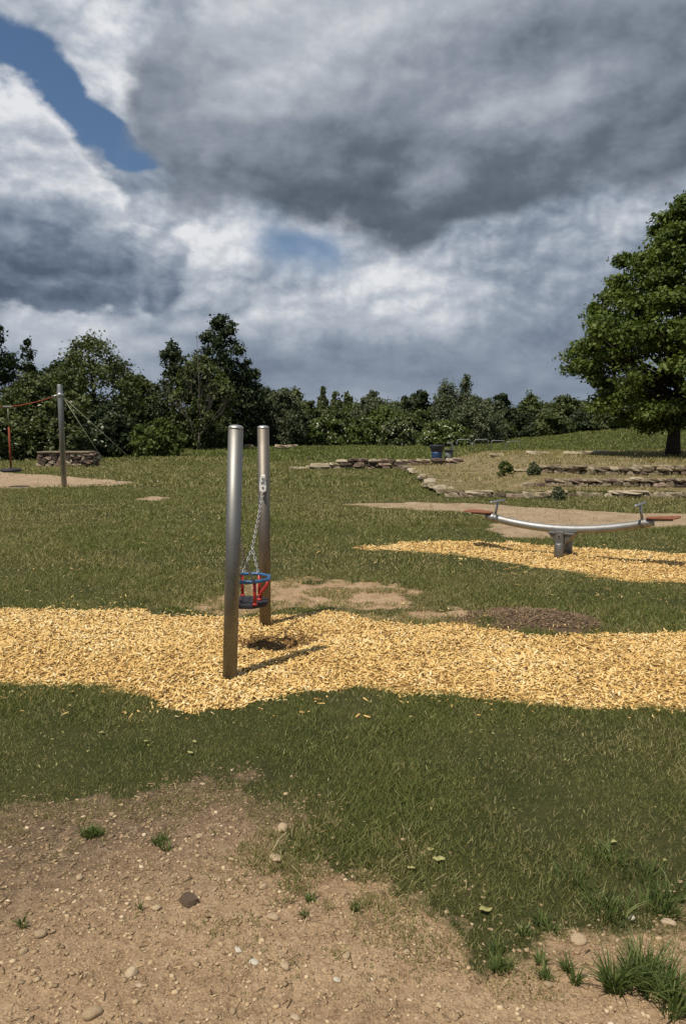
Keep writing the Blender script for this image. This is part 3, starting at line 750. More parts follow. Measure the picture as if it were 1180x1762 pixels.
# ------------------------------------------------------------------ cable ride at the left
def cable_ride():
    x, y = at(111, 838)
    e = empty('cable_post', (x, y, 0), 'tall grey steel post of the cable ride standing at the edge of the sand', 'post')
    zt = aty(108, 663, y)[2]; za = aty(109, 680, y)[2]
    MB().lathe((x, y, -0.2), [(0.072, 0), (0.072, zt + 0.2), (0.066, zt + 0.215), (0.001, zt + 0.22)], 24).build('pole', M['galv'], e)
    MB().lathe((x, y, za - 0.05), [(0.073, 0), (0.081, 0.005), (0.081, 0.10), (0.073, 0.105)], 24).build('clamp', M['bright'], e)
    for px, py in ((206, 836), (272, 832)):
        gx, gy = at(px, py)
        g = MB().tube([(x + 0.06, y, za - 0.03), (gx, gy, 0.0)], 0.0075, 6).build('guy_wire', M['wire'], e)
        MB().tube([(gx, gy, -0.05), (gx, gy, 0.08)], 0.018, 8).build('ground_anchor', M['galv'], g)
    tr = aty(14, 700, y + 0.1)
    far = Vector((-15.5, y + 0.6, 2.75))
    m = MB(); a = Vector((x - 0.07, y, za)); b = Vector((tr[0], tr[1], tr[2]))
    def sag(p, q, k): return [p.lerp(q, t) - Vector((0, 0, k * 4 * t * (1 - t))) for t in np.linspace(0, 1, 12)]
    m.tube(sag(a, b, 0.05), 0.013, 8); m.tube(sag(b, far, 0.05), 0.013, 8)
    c = tag(m.build('cable', M['rope']), 'orange sheathed cable sagging from the grey post out of view to the left', 'cable')
    MB().tube([a, a.lerp(b, 0.12)], 0.022, 8).build('cable_end', M['bright'], c)
    # the far post of the ride, outside the frame, that the cable needs
    f = empty('cable_post', (far.x, far.y, 0), 'second cable ride post beyond the left edge of the picture', 'post')
    MB().lathe((far.x, far.y, -0.2), [(0.072, 0), (0.072, 3.15), (0.001, 3.16)], 24).build('pole', M['galv'], f)
    s = empty('rope_swing', tuple(b), 'black disc seat on an orange rope hanging from the cable at left', 'swing seat')
    MB().box(b + Vector((0, 0, 0.0)), (0.26, 0.05, 0.05)).build('trolley', M['steel'], s, 0.015)
    zs = aty(14, 806, y + 0.1)[2]
    MB().tube([b, (b.x, b.y, aty(14, 735, y)[2])], 0.012, 8).build('hanger', M['wire'], s)
    MB().tube([(b.x, b.y, aty(14, 735, y)[2]), (b.x, b.y, zs)], 0.026, 10).build('rope_sleeve', M['rope'], s)
    MB().lathe((b.x, b.y, zs - 0.10), [(0.18, 0), (0.26, 0.012), (0.285, 0.045), (0.26, 0.085), (0.10, 0.10), (0.04, 0.12)], 28).build('disc', M['rubber'], s)
    x, y = at(320, 768)
    w = MB().tube([(x, y, -0.1), (x, y, 0.95), (x + 0.01, y, 1.0)], [0.06, 0.06, 0.02], 8).build('marker_stake', M['stone_pale']); tag(w, 'thin pale stake on the lawn edge left of the bare tree', 'stake')
cable_ride()

# ------------------------------------------------------------------ bins and hoops behind the wall
def bins():
    y = 31.5; c = aty(751, 790, y); x = c[0]; z = H(x, y)
    e = empty('litter_bin', (x, y, z), 'blue litter bin with a wide flared dark top behind the stone wall', 'bin')
    MB().lathe((x, y, z), [(0.20, 0), (0.215, 0.04), (0.225, 0.34), (0.235, 0.42)], 24).build('body', M['bin_blue'], e)
    MB().lathe((x, y, z + 0.42), [(0.235, 0), (0.265, 0.10), (0.325, 0.24), (0.33, 0.275), (0.31, 0.285), (0.27, 0.24), (0.22, 0.12), (0.001, 0.11)], 24).build('flared_rim', M['bin_dark'], e)
    y = 31.9; x = aty(771, 790, y)[0]; z = H(x, y)
    e = empty('litter_bin', (x, y, z), 'small grey hooded bin standing right beside the blue bin', 'bin')
    MB().lathe((x, y, z), [(0.13, 0), (0.14, 0.03), (0.14, 0.40)], 20).build('body', M['bin_grey'], e)
    MB().lathe((x, y, z + 0.40), [(0.19, 0), (0.195, 0.03), (0.15, 0.035)], 20).build('rim', M['bin_dark'], e)
    m = MB(); m.tube([(x + 0.16, y, z), (x + 0.16, y, z + 0.58), (x + 0.12, y, z + 0.68), (x, y, z + 0.73), (x - 0.07, y, z + 0.70)], 0.045, 10); m.build('hood_frame', M['bin_grey'], e)
    names = ['first hoop rail, next to the grey bin', 'second hoop rail from the grey bin', 'third hoop rail from the bins', 'last hoop rail, half sunk behind the grassy rise']
    for k, px in enumerate((797, 827, 856, 883)):
        y = 33.2 + 0.25 * k; x = aty(px, 780, y)[0]; z = H(x, y); w, h, r = 0.31, 0.84, 0.09
        pts = [(-w, -0.1), (-w, h - r)] + [(-w + r - r * math.cos(t), h - r + r * math.sin(t)) for t in np.linspace(0.3, 1.57, 4)] + [(w - r + r * math.sin(t), h - r + r * math.cos(t)) for t in np.linspace(0, 1.27, 4)] + [(w, h - r), (w, -0.1)]
        o = MB().tube([(x + a, y, z + b) for a, b in pts], 0.016, 8).build('hoop_rail', M['galv']); tag(o, 'bent steel tube ' + names[k], 'hoop rail', 'hoop rails behind the terraces')
bins()

# ------------------------------------------------------------------ foliage
def leaves(C, Nrm, size, tint, asp=0.62, fold=0.18):
    """one folded diamond per leaf: two triangles as a quad"""
    n = len(C); Nrm = Nrm / (np.linalg.norm(Nrm, axis=1, keepdims=True) + 1e-9)
    t = rng.normal(size=(n, 3)); u = np.cross(Nrm, t); u /= np.linalg.norm(u, axis=1, keepdims=True) + 1e-9
    v = np.cross(Nrm, u); s = size[:, None]
    V = np.stack([C - u * s * 0.5, C - v * s * asp * 0.5 + Nrm * s * fold, C + u * s * 0.5, C + v * s * asp * 0.5 + Nrm * s * fold], 1).reshape(-1, 3)
    return V, np.arange(4 * n).reshape(-1, 4), np.repeat(tint, 4)

def crown_points(clusters, per, spread, up=0.35):
    """clusters: (m,4) centre+radius -> leaf centres, normals, cluster index; each bough fans out in a few sprays"""
    m = len(clusters); idx = np.repeat(np.arange(m), per); c = clusters[idx]; n = len(idx)
    K = 7
    sd_ = rng.normal(size=(m, K, 3)) + np.array([0, 0, 0.25]); sd_ /= np.linalg.norm(sd_, axis=2, keepdims=True)
    sl = rng.uniform(0.4, 1.25, (m, K))
    k = rng.integers(0, K, n); t = rng.random(n) ** 0.7
    ax = sd_[idx, k] * (sl[idx, k] * t)[:, None]
    d = ax + rng.normal(size=(n, 3)) * (0.30 * (1.15 - 0.6 * t))[:, None]
    P = c[:, :3] + d * c[:, 3:4] * np.array([1.0, 1.0, spread])
    Nn = d / (np.linalg.norm(d, axis=1, keepdims=True) + 1e-6) * 0.6 + rng.normal(size=d.shape) * 0.6 + np.array([0, 0, up])
    return P, Nn, idx

def plant(name, label, cat, x, y, z, prof, hw, ht, leaf, n_cl, per, mat, trunk=(0.2, 0.25), bark='bark', group=None, seed=0, flowers=0, cl_r=0.27, depth=None, lean=0.0, limbs=10, spread=0.85, jag=0.25):
    """prof: list of (relative height, relative half width); hw half width, ht height in metres"""
    rnd = np.random.default_rng(seed + 1000)
    e = empty(name, (x, y, z), label, cat, group)
    ph, pw = np.array([p[0] for p in prof]), np.array([p[1] for p in prof])
    depth = depth or hw
    cl = []
    while len(cl) < n_cl:
        h = rnd.random(); h = ph[0] + h * (ph[-1] - ph[0]); w = np.interp(h, ph, pw)
        if rnd.random() > w + 0.22: continue
        a = rnd.random() * 2 * math.pi; r = math.sqrt(rnd.random()) if rnd.random() < 0.35 else rnd.uniform(0.78, 1.0)
        rr = r * max(w, 0.03) * (1 + rnd.normal() * jag * 0.4)
        k = cl_r * hw * rnd.uniform(0.65, 1.35) * (0.75 + 0.25 * w)
        f = max(0.0, 1 - k / max(hw * max(w, .05), 1e-3) * 0.7)
        cl.append((rr * f * math.cos(a) * hw + lean * h, rr * f * math.sin(a) * depth, max(h * ht - k * 0.4, k * 0.5), k))
    cl = np.array(cl)
    P, Nn, idx = crown_points(cl, per, spread)
    P[:, 2] = np.maximum(P[:, 2], 0.03 * ht * rng.random(len(P)))
    tv = rnd.random(n_cl)                                # each bough has its own shade of green
    tint = np.clip(0.22 + 0.5 * tv[idx] + rng.normal(size=len(P)) * 0.17, 0, 1)
    V, Fc, T = leaves(P, Nn, leaf * rng.uniform(0.6, 1.35, len(P)), tint)
    link('crown', np_mesh('crown', V, Fc, {'tint': T}), mat, e)
    m = MB(); r0, hb = trunk
    base = Vector((x, y, z - 0.15)); topz = ht * 0.80
    spine = [Vector((x + lean * t * 0.8 + math.sin(t * 5 + seed) * 0.02 * ht * t, y + math.cos(t * 4 + seed) * 0.015 * ht * t, z - 0.15 + t * topz)) for t in np.linspace(0, 1, 9)]
    m.tube(spine, [r0 * (1.25 if k == 0 else 1) * (1 - 0.85 * (k / 8)) for k in range(9)], 9)
    order = rnd.permutation(n_cl)[:limbs]
    for i in order:
        c = Vector(cl[i, :3]) + Vector((x, y, z)); t = min(max((cl[i, 2] / topz) * 0.62, hb), 0.92)
        k = t * 8; a = spine[int(k)].lerp(spine[min(int(k) + 1, 8)], k - int(k))
        rr = r0 * (1 - 0.85 * t) * 0.55
        mid = a.lerp(c, 0.5) + Vector((0, 0, -0.06 * (c - a).length))
        m.tube([a, mid, c], [rr, rr * 0.6, rr * 0.18], 5)
    m.build('trunk', M[bark], e)
    if flowers:
        sel = rnd.choice(n_cl, max(3, int(n_cl * 0.7)), replace=False)
        Q, N2, _ = crown_points(cl[sel], max(1, flowers // len(sel)), spread, 0.8)
        dq = Q - np.repeat(cl[sel], max(1, flowers // len(sel)), 0)[:, :3]; Q = Q + dq * 0.22
        V, Fc, T = leaves(Q, N2, leaf * 0.8 * rng.uniform(0.5, 1.3, len(Q)), rng.random(len(Q)), 0.9, 0.05)
        link('blossom', np_mesh('blossom', V, Fc, {'tint': T}), M['blossom'], e)
    return e

DOME = [(0.02, 0.92), (0.35, 1.0), (0.65, 0.92), (0.85, 0.68), (1.0, 0.22)]
ROUND = [(0.15, 0.45), (0.35, 0.9), (0.6, 1.0), (0.82, 0.7), (1.0, 0.15)]
COLUMN = [(0.05, 0.7), (0.3, 1.0), (0.6, 0.95), (0.85, 0.7), (1.0, 0.3)]
CONE = [(0.04, 0.9), (0.3, 1.0), (0.6, 0.85), (0.85, 0.52), (1.0, 0.18)]

def big_tree():
    y = 26.0; x = aty(1156, 785, y)[0]; z = H(x, y)
    ppm = F / 26.2
    prof_px = [(722, 60), (705, 125), (680, 170), (640, 190), (590, 196), (540, 160), (490, 148), (430, 104), (390, 76), (350, 44), (326, 10)]
    ht = aty(1157, 322, y)[2] - z; hw = 196 / ppm
    prof = [((aty(1157, p, y)[2] - z) / ht, w / 196) for p, w in prof_px]
    plant('broadleaf_tree', 'big broad leafy green tree with a dark trunk at the right edge, above the terraces', 'tree', x, y, z, prof, hw, ht, 0.145, 235, 390,
          M['leaf_big'], (0.23, 0.30), 'bark', None, 11, 0, 0.175, None, 0.35, 70, 0.62, 0.24)
big_tree()

def bg():
    T = []
    def add(name, label, cat, px, y, hwpx, toppx, prof, leaf, ncl, per, mat, **k):
        if prof is COLUMN or prof is CONE: k.setdefault('cl_r', 0.36); k.setdefault('spread', 1.7); ncl = int(ncl * 1.8); per = int(per * 0.6)
        else: k.setdefault('cl_r', 0.30)
        x = aty(px, 760, y)[0]; z = H(x, y); ppm = F / y
        ht = aty(px, toppx, y)[2] - z
        plant(name, label, cat, x, y, z, prof, hwpx / ppm, ht, leaf, int(ncl * 1.2), int(per * 1.0), M[mat], seed=len(T) * 13 + 5, **k); T.append(1)
    g = 'trees along the far edge of the lawn'; s = 'bushes along the far edge of the lawn'
    L = 0.25
    add('dark_tree', 'tall dark tree at the left edge of the picture, highest above the hedge', 'tree', -12, 58, 62, 528, ROUND, L, 70, 110, 'leaf_dark', trunk=(0.3, 0.3), group=g, limbs=20)
    add('dark_tree', 'slim dark tree just right of the tall one at the left edge', 'tree', 56, 60, 20, 585, COLUMN, L, 30, 80, 'leaf_dark', trunk=(0.2, 0.3), group=g)
    add('bushy_tree', 'broad bushy green tree with a rounded top behind the grey cable post', 'tree', 165, 50, 88, 578, DOME, L * .9, 110, 110, 'leaf_mid', trunk=(0.25, 0.2), group=g, limbs=24)
    add('bushy_tree', 'lower bushy tree filling the gap left of the broad rounded one', 'tree', 60, 47, 70, 645, DOME, L * .9, 70, 100, 'leaf_mid', trunk=(0.2, 0.2), group=g)
    add('dark_tree', 'tall dark tree with a jagged top, left of the two swing posts', 'tree', 385, 57, 60, 536, [(0.02, 0.9), (0.35, 1.0), (0.6, 0.85), (0.8, 0.62), (0.93, 0.4), (1.0, 0.12)], L, 90, 110, 'leaf_dark', trunk=(0.3, 0.2), group=g, limbs=24, jag=0.5)
    add('dark_tree', 'dark tree with a lower shoulder, left half of the jagged pair', 'tree', 300, 56, 45, 588, DOME, L, 60, 110, 'leaf_dark', trunk=(0.25, 0.2), group=g, jag=0.4)
    add('bushy_tree', 'dark bushy tree at the right foot of the jagged tree', 'tree', 425, 58, 42, 620, DOME, L, 55, 110, 'leaf_dark', trunk=(0.2, 0.2), group=g)
    add('feathery_tree', 'feathery brownish green tree in front of the jagged dark tree', 'tree', 350, 52, 62, 612, DOME, 0.26, 70, 130, 'leaf_mid', trunk=(0.12, 0.2), group=g)
    add('willow_tree', 'greyish green willowy tree just right of the rear swing post', 'tree', 487, 60, 42, 668, DOME, 0.19, 60, 190, 'leaf_grey', trunk=(0.15, 0.2), group=g)
    add('bushy_tree', 'small dark tree between the willow and the pale poplars', 'tree', 530, 66, 34, 690, DOME, L, 36, 100, 'leaf_mid', trunk=(0.15, 0.2), group=g)
    for px, w, t, lb in ((557, 13, 668, 'pale slim poplar, leftmost of three far behind the hedge'), (578, 12, 672, 'pale slim poplar, middle one of three far behind the hedge'), (597, 14, 678, 'pale slim poplar, rightmost of three far behind the hedge')):
        add('poplar_tree', lb, 'tree', px, 105, w, t, COLUMN, 0.5, 22, 80, 'leaf_grey', trunk=(0.2, 0.2), group='pale poplars far behind the hedge')
    add('willow_tree', 'round greyish willow in the middle of the far hedge', 'tree', 643, 72, 42, 675, ROUND, 0.22, 70, 190, 'leaf_grey', trunk=(0.2, 0.15), group=g)
    add('dark_tree', 'dark tree with a flat spiky top left of the tall wispy pair', 'tree', 718, 78, 40, 672, DOME, 0.40, 50, 100, 'leaf_dark', trunk=(0.2, 0.2), group=g, jag=0.6)
    add('wispy_tree', 'slim wispy tree, left one of the tall pair right of centre', 'tree', 766, 70, 36, 658, CONE, 0.20, 40, 150, 'leaf_grey', trunk=(0.15, 0.2), group=g)
    add('wispy_tree', 'slim wispy tree, right and tallest one of the pair right of centre', 'tree', 800, 70, 24, 650, CONE, 0.20, 34, 150, 'leaf_grey', trunk=(0.15, 0.2), group=g)
    add('willow_tree', 'wide grey green willow bush above the blue bin', 'tree', 820, 62, 50, 684, DOME, 0.19, 80, 190, 'leaf_grey', trunk=(0.15, 0.1), group=g)
    add('dark_tree', 'dark round headed tree right of the wide willow', 'tree', 862, 76, 27, 677, ROUND, 0.38, 40, 110, 'leaf_dark', trunk=(0.2, 0.2), group=g)
    add('bushy_tree', 'small pointed tree midway between the round dark tree and the big tree', 'tree', 910, 78, 30, 684, CONE, 0.36, 40, 100, 'leaf_mid', trunk=(0.2, 0.2), group=g)
    add('feathery_tree', 'feathery open tree left of the big tree, with a ragged top', 'tree', 968, 74, 42, 682, DOME, 0.32, 50, 90, 'leaf_mid', trunk=(0.15, 0.2), group=g, jag=0.5)
    add('bushy_tree', 'bushy tree half hidden behind the lower left boughs of the big tree', 'tree', 1035, 72, 45, 688, DOME, 0.34, 55, 100, 'leaf_mid', trunk=(0.2, 0.2), group=g)
    add('bushy_tree', 'bushy tree behind the big trunk near the right edge', 'tree', 1120, 76, 55, 684, DOME, 0.36, 60, 100, 'leaf_dark', trunk=(0.2, 0.2), group=g)
    add('bushy_tree', 'bushy tree at the right edge behind the big tree', 'tree', 1215, 78, 60, 680, DOME, 0.36, 50, 90, 'leaf_mid', trunk=(0.2, 0.2), group=g)
    F_ = 'undergrowth trees filling the far edge of the lawn'
    for px, y, w, t, mt, lb in ((-60, 50, 70, 640, 'leaf_mid', 'low bushy tree mass cut by the left edge under the tall dark tree'), (110, 55, 60, 622, 'leaf_dark', 'dark undergrowth tree behind the left shoulder of the broad tree'), (235, 56, 45, 640, 'leaf_mid', 'undergrowth tree in the dip between the broad tree and the jagged tree'),
                             (255, 62, 40, 655, 'leaf_grey', 'greyish thicket in the gap left of the jagged pair'), (455, 70, 50, 668, 'leaf_dark', 'dark thicket behind the rear swing post'), (508, 74, 40, 672, 'leaf_mid', 'thicket behind the willowy tree right of the swing'),
                             (560, 80, 50, 694, 'leaf_mid', 'thicket in front of the pale poplars'), (610, 82, 50, 696, 'leaf_bright', 'fresh green thicket right of the pale poplars'), (680, 84, 50, 692, 'leaf_mid', 'thicket right of the round greyish willow'),
                             (770, 80, 50, 684, 'leaf_mid', 'thicket around the feet of the tall wispy pair'), (890, 84, 50, 702, 'leaf_dark', 'dark thicket right of the round dark tree'), (940, 84, 45, 696, 'leaf_mid', 'thicket left of the feathery open tree'), (1000, 82, 50, 694, 'leaf_mid', 'thicket behind the left boughs of the big tree')):
        add('thicket', lb, 'thicket', px, y, w, t, DOME, 0.30, 60, 110, mt, trunk=(0.1, 0.1), group=F_)
    # bushes in front, some in flower
    B = 0.22
    add('flowering_bush', 'bush with white blossom at the left edge behind the orange rope', 'bush', 15, 36, 60, 712, DOME, B, 60, 110, 'leaf_mid', trunk=(0.05, 0.1), group=s, flowers=260)
    add('flowering_bush', 'tall bush with white blossom right behind the stone bench', 'bush', 105, 37, 52, 682, DOME, B, 70, 110, 'leaf_mid', trunk=(0.05, 0.1), group=s, flowers=800)
    add('flowering_bush', 'dark bush with sparse white blossom right of the cable post', 'bush', 190, 40, 48, 700, DOME, B, 60, 110, 'leaf_dark', trunk=(0.05, 0.1), group=s, flowers=120)
    add('green_bush', 'bright green rounded bush on the lawn right of the guy wires', 'bush', 268, 40, 48, 722, DOME, B, 70, 120, 'leaf_bright', trunk=(0.05, 0.1), group=s)
    add('green_bush', 'low dark bush at the foot of the bare grey tree', 'bush', 330, 58, 38, 715, DOME, B, 40, 100, 'leaf_dark', trunk=(0.05, 0.1), group=s)
    add('green_bush', 'dark bush behind the near swing post', 'bush', 395, 60, 36, 708, DOME, B * 1.2, 44, 100, 'leaf_dark', trunk=(0.05, 0.1), group=s)
    add('green_bush', 'dark bush behind the rear swing post', 'bush', 462, 62, 40, 705, DOME, B * 1.2, 44, 100, 'leaf_mid', trunk=(0.05, 0.1), group=s)
    add('green_bush', 'deep green bush between the rear swing post and the flowering row', 'bush', 515, 64, 34, 712, DOME, B * 1.2, 40, 100, 'leaf_dark', trunk=(0.05, 0.1), group=s)
    add('flowering_bush', 'pale flowering bush, leftmost of the row in front of the far hedge', 'bush', 562, 61, 38, 716, DOME, B * 1.1, 60, 110, 'leaf_bright', trunk=(0.05, 0.1), group=s, flowers=900)
    add('green_bush', 'fresh green bush between the first two pale flowering bushes', 'bush', 626, 62, 30, 720, DOME, B * 1.1, 50, 110, 'leaf_bright', trunk=(0.05, 0.1), group=s, flowers=200)
    add('flowering_bush', 'rounded bush thick with cream blossom in the middle of the row', 'bush', 683, 60, 31, 716, DOME, B * 1.1, 60, 110, 'leaf_mid', trunk=(0.05, 0.1), group=s, flowers=1300)
    add('flowering_bush', 'wide low flowering bush right above the blue bin', 'bush', 766, 58, 46, 726, DOME, B * 1.1, 66, 110, 'leaf_bright', trunk=(0.05, 0.1), group=s, flowers=1000)
    add('green_bush', 'yellowish green bush behind the row, above the middle of the stone wall', 'bush', 660, 68, 60, 702, DOME, B * 1.3, 60, 100, 'leaf_bright', trunk=(0.05, 0.1), group=s)
    add('green_bush', 'dark hedge bush right of the wide low flowering one', 'bush', 722, 66, 40, 706, DOME, B * 1.3, 50, 100, 'leaf_mid', trunk=(0.05, 0.1), group=s)
    for k, (px, t) in enumerate(((850, 722), (905, 712), (950, 708), (1000, 706), (1050, 704), (1105, 702), (1165, 700))):
        add('green_bush', 'dark hedge bush above the right slope, ' + ['first from the left', 'second from the left', 'third from the left', 'fourth, beside the big tree', 'fifth, under the big tree', 'sixth, left of the big trunk', 'seventh, right of the big trunk'][k],
            'bush', px, 67 + (k % 2) * 2, 38, t, DOME, B * 1.4, 46, 100, 'leaf_dark' if k % 2 else 'leaf_mid', trunk=(0.05, 0.1), group=s)
    # bare grey tree
    x, y = at(343, 772); x = aty(343, 770, 50)[0]; y = 50.0; z = H(x, y)
    t = empty('bare_tree', (x, y, z), 'slender tree with bare grey forking branches before the dark jagged tree', 'tree', g)
    m = MB(); rnd = random.Random(4)
    def br(p, d, l, r, lv):
        q = p + d * l * 0.5 + Vector((rnd.uniform(-.1, .1), rnd.uniform(-.1, .1), 0.02)) * l
        q2 = p + d * l
        m.tube([p, q, q2], [r, r * .8, r * .55], 5)
        if lv == 0: return
        for k in range(3 if lv > 1 else 2):
            a = rnd.uniform(0, 6.28); s_ = rnd.uniform(0.35, 0.65)
            nd = (d + Vector((math.cos(a) * s_, math.sin(a) * s_ * .6, 0.18))).normalized()
            br(p.lerp(q2, rnd.uniform(0.55, 1.0)), nd, l * rnd.uniform(0.6, 0.8), r * 0.55, lv - 1)
    p0 = Vector((x, y, z - .1))
    m.tube([p0, p0 + Vector((0, 0, 1.3))], [0.085, 0.06], 7)
    for a, s_ in ((0, 0.75), (2.9, 0.8), (1.3, 0.5), (3.6, 0.45), (5.9, 0.4), (4.5, 0.1)):
        br(p0 + Vector((0, 0, rnd.uniform(0.7, 1.3))), Vector((math.cos(a) * s_, math.sin(a) * s_ * .5, 1)).normalized(), rnd.uniform(1.5, 2.2), 0.032, 3)
    m.tube([p0 + Vector((0, 0, 1)), p0 + Vector((.1, 0, 4)), p0 + Vector((0, 0, 8.0))], [0.05, 0.035, 0.010], 6)
    m.build('branches', M['bark_grey'], t)
    # the two plants on the terraces
    for px, py, zz, hw, lb, mt, fl in ((960, 852, 0.10, 0.17, 'dark rounded bush growing out of the lowest stone step', 'leaf_grey', 0), (868, 826, 0.13, 0.24, 'leafy green weed clump with pale flowers on the dry terrace', 'leaf_bright', 70), (918, 832, 0.14, 0.20, 'scrubby olive weed at the left end of the middle step', 'leaf_grey', 0)):
        x, y = at(px, py, zz)
        plant('weed_bush', lb, 'bush', x, y, H(x, y), DOME, hw, hw * 1.7, 0.05, 40, 60, M[mt], (0.012, 0.1), seed=px, flowers=fl, group='weeds on the terraces', limbs=12)
bg()

# ------------------------------------------------------------------ ground cover
def frustum_points(d0, d1, dens, k=0.50, m=0.35):
    area = k * (d1 * d1 - d0 * d0) + 2 * m * (d1 - d0); n = int(area * dens)
    y = np.sqrt(rng.random(n) * (d1 * d1 - d0 * d0) + d0 * d0); x = (rng.random(n) * 2 - 1) * (k * y + m)
    return x, y
def grass_field():
    Vs, Ts = [], []
    zones = [(2.0, 3.4, 15000, 0.0034, 0.010, 0.026), (3.4, 5.4, 12000, 0.0040, 0.010, 0.027), (5.4, 8.5, 5600, 0.0065, 0.014, 0.032),
             (8.5, 13, 2200, 0.010, 0.020, 0.040), (13, 20, 850, 0.017, 0.028, 0.05), (20, 34, 250, 0.030, 0.045, 0.075), (34, 74, 50, 0.065, 0.07, 0.12)]
    zones.append((None, 46, 44, 0.0034, 0.014, 0.034))        # little clumps holding on in the bare earth
    for d0, d1, dens, w, h0, h1 in zones:
        if d0 is None:
            qx, qy = frustum_points(2.1, 5.0, 40); rq = sdf(DIRT[0], qx, qy)
            kq = (rq > 0.0) & (rng.random(len(qx)) < 0.03 + 0.75 * sst(0.8, 0.1, rq)); qx, qy = qx[kq], qy[kq]
            rad_ = np.repeat(rng.uniform(0.012, 0.045, len(qx)), dens)
            x = np.repeat(qx, dens) + rng.normal(size=len(qx) * dens) * rad_; y = np.repeat(qy, dens) + rng.normal(size=len(qx) * dens) * rad_
        else:
            x, y = frustum_points(d0, d1, dens)
        ch, di, mu, sa, te = masks(x, y)
        isl = fbm(x * 5.5, y * 5.5, 45, 3); rim = sdf(DIRT[0], x, y)
        di2 = np.clip(di - 0.95 * sst(0.42, 0.58, isl) * sst(0.85, 0.05, rim), 0, 1)
        cov = 1 - np.maximum.reduce([ch, sst(0.0, 0.8, di2) * 0.988, mu * 0.97, sa * 0.99])
        thin = fbm(x * 2.3, y * 2.3, 41, 4)                  # worn places
        cov = cov * (0.35 + 0.65 * sst(0.30, 0.46, thin)) * (1 - 0.68 * te)
        keep = rng.random(len(x)) < (cov if d0 is not None else 0.9)
        x, y, te, thin, di = x[keep], y[keep], te[keep], thin[keep], di[keep]
        n = len(x); z = height(x, y)
        lush = fbm(x * 1.1, y * 1.1, 51, 4)
        hgt = rng.uniform(h0, h1, n) * (0.55 + 0.9 * sst(0.3, 0.7, lush))
        long_ = rng.random(n) < 0.02; hgt = np.where(long_, hgt * 1.6, hgt)
        a = rng.random(n) * 6.2832; la = rng.random(n) * 6.2832; lean = rng.uniform(0.3, 1.6, n) * hgt
        wd = w * rng.uniform(0.7, 1.3, n)
        ux, uy = np.cos(a) * wd / 2, np.sin(a) * wd / 2; lx, ly = np.cos(la) * lean, np.sin(la) * lean
        b1 = np.stack([x - ux, y - uy, z - 0.004], -1); b2 = np.stack([x + ux, y + uy, z - 0.004], -1)
        t1 = np.stack([x - ux * .3 + lx, y - uy * .3 + ly, z + hgt], -1); t2 = np.stack([x + ux * .3 + lx, y + uy * .3 + ly, z + hgt * 0.94], -1)
        Vs.append(np.stack([b1, b2, t2, t1], 1).reshape(-1, 3))
        pd = fbm(x * 0.55, y * 0.55, 61, 5); pd2 = fbm(x * 4, y * 4, 71, 3)
        dryp = 0.13 + 0.46 * sst(0.42, 0.62, pd * 0.6 + pd2 * 0.4) + 0.68 * te + 0.18 * sst(0.46, 0.36, thin)
        dryp = dryp + 0.20 * sst(6, 8, y) * (0.4 + 1.2 * sst(0.40, 0.60, fbm(x * 0.35, y * 0.8, 63, 4))) + 0.25 * (di > 0.15)
        isdry = rng.random(n) < dryp
        t = np.where(isdry, rng.uniform(0.55, 1.0, n), np.clip(0.30 * (1.35 - lush) + rng.normal(size=n) * 0.10 + 0.12 + 0.22 * (pd - 0.4), 0, 0.55))
        t = np.where((y + 14 * (fbm(x * 0.12, y * 0.3, 65, 3) - 0.5) + rng.normal(size=n) * 1.5 > 37) & (rng.random(n) < 0.85) & (te < 0.3), np.minimum(t, 0.62) * 0.6, t)      # longer grass beyond the mown lawn, cloud shade put into its darker tint
        Ts.append(np.repeat(t, 4))
    V = np.concatenate(Vs); T = np.concatenate(Ts); n = len(V) // 4
    Fc = np.arange(4 * n).reshape(-1, 4)
    o = link('grass', np_mesh('grass', V, Fc, {'tint': T}), M['grass'])
    tag(o, 'short mown grass, partly dry, covering the lawn', 'grass', kind='stuff')
    print('grass blades', n)
grass_field()

def flakes(name, label, cat, x, y, L, W, T, tint, mat, tilt=0.35, lift=0.6):
    """small oblong pieces lying about: five-sided boxes, one mesh"""
    n = len(x); z = height(x, y)
    a = rng.random(n) * 6.2832; p = rng.normal(size=n) * tilt; q = rng.normal(size=n) * tilt
    u = np.stack([np.cos(a) * np.cos(p), np.sin(a) * np.cos(p), np.sin(p)], -1)
    v0 = np.stack([-np.sin(a), np.cos(a), np.zeros(n)], -1); w = np.cross(u, v0)
    v = v0 * np.cos(q)[:, None] + w * np.sin(q)[:, None]; w = np.cross(u, v)
    c = np.stack([x, y, z + T * 0.5 + (np.abs(np.sin(p)) * L + np.abs(np.sin(q)) * W) * 0.5 * lift + rng.random(n) * T * 1.2], -1)
    V = []
    for k in range(8):
        sx, sy, sz = (1 if k & 1 else -1), (1 if k & 2 else -1), (1 if k & 4 else -1)
        tp = rng.uniform(0.6, 1.0, n)
        V.append(c + u * (L * 0.5 * sx * rng.uniform(0.85, 1.1, n))[:, None] + v * (W * 0.5 * sy * tp)[:, None] + w * (T * 0.5 * sz)[:, None])
    V = np.stack(V, 1).reshape(-1, 3)
    b = (np.arange(n) * 8)[:, None]
    Fc = np.concatenate([b + np.array(f) for f in ((4, 5, 7, 6), (0, 1, 5, 4), (2, 6, 7, 3), (0, 4, 6, 2), (1, 3, 7, 5))])
    o = link(name, np_mesh(name, V, Fc, {'tint': np.repeat(tint, 8)}), mat); return tag(o, label, cat, kind='stuff')

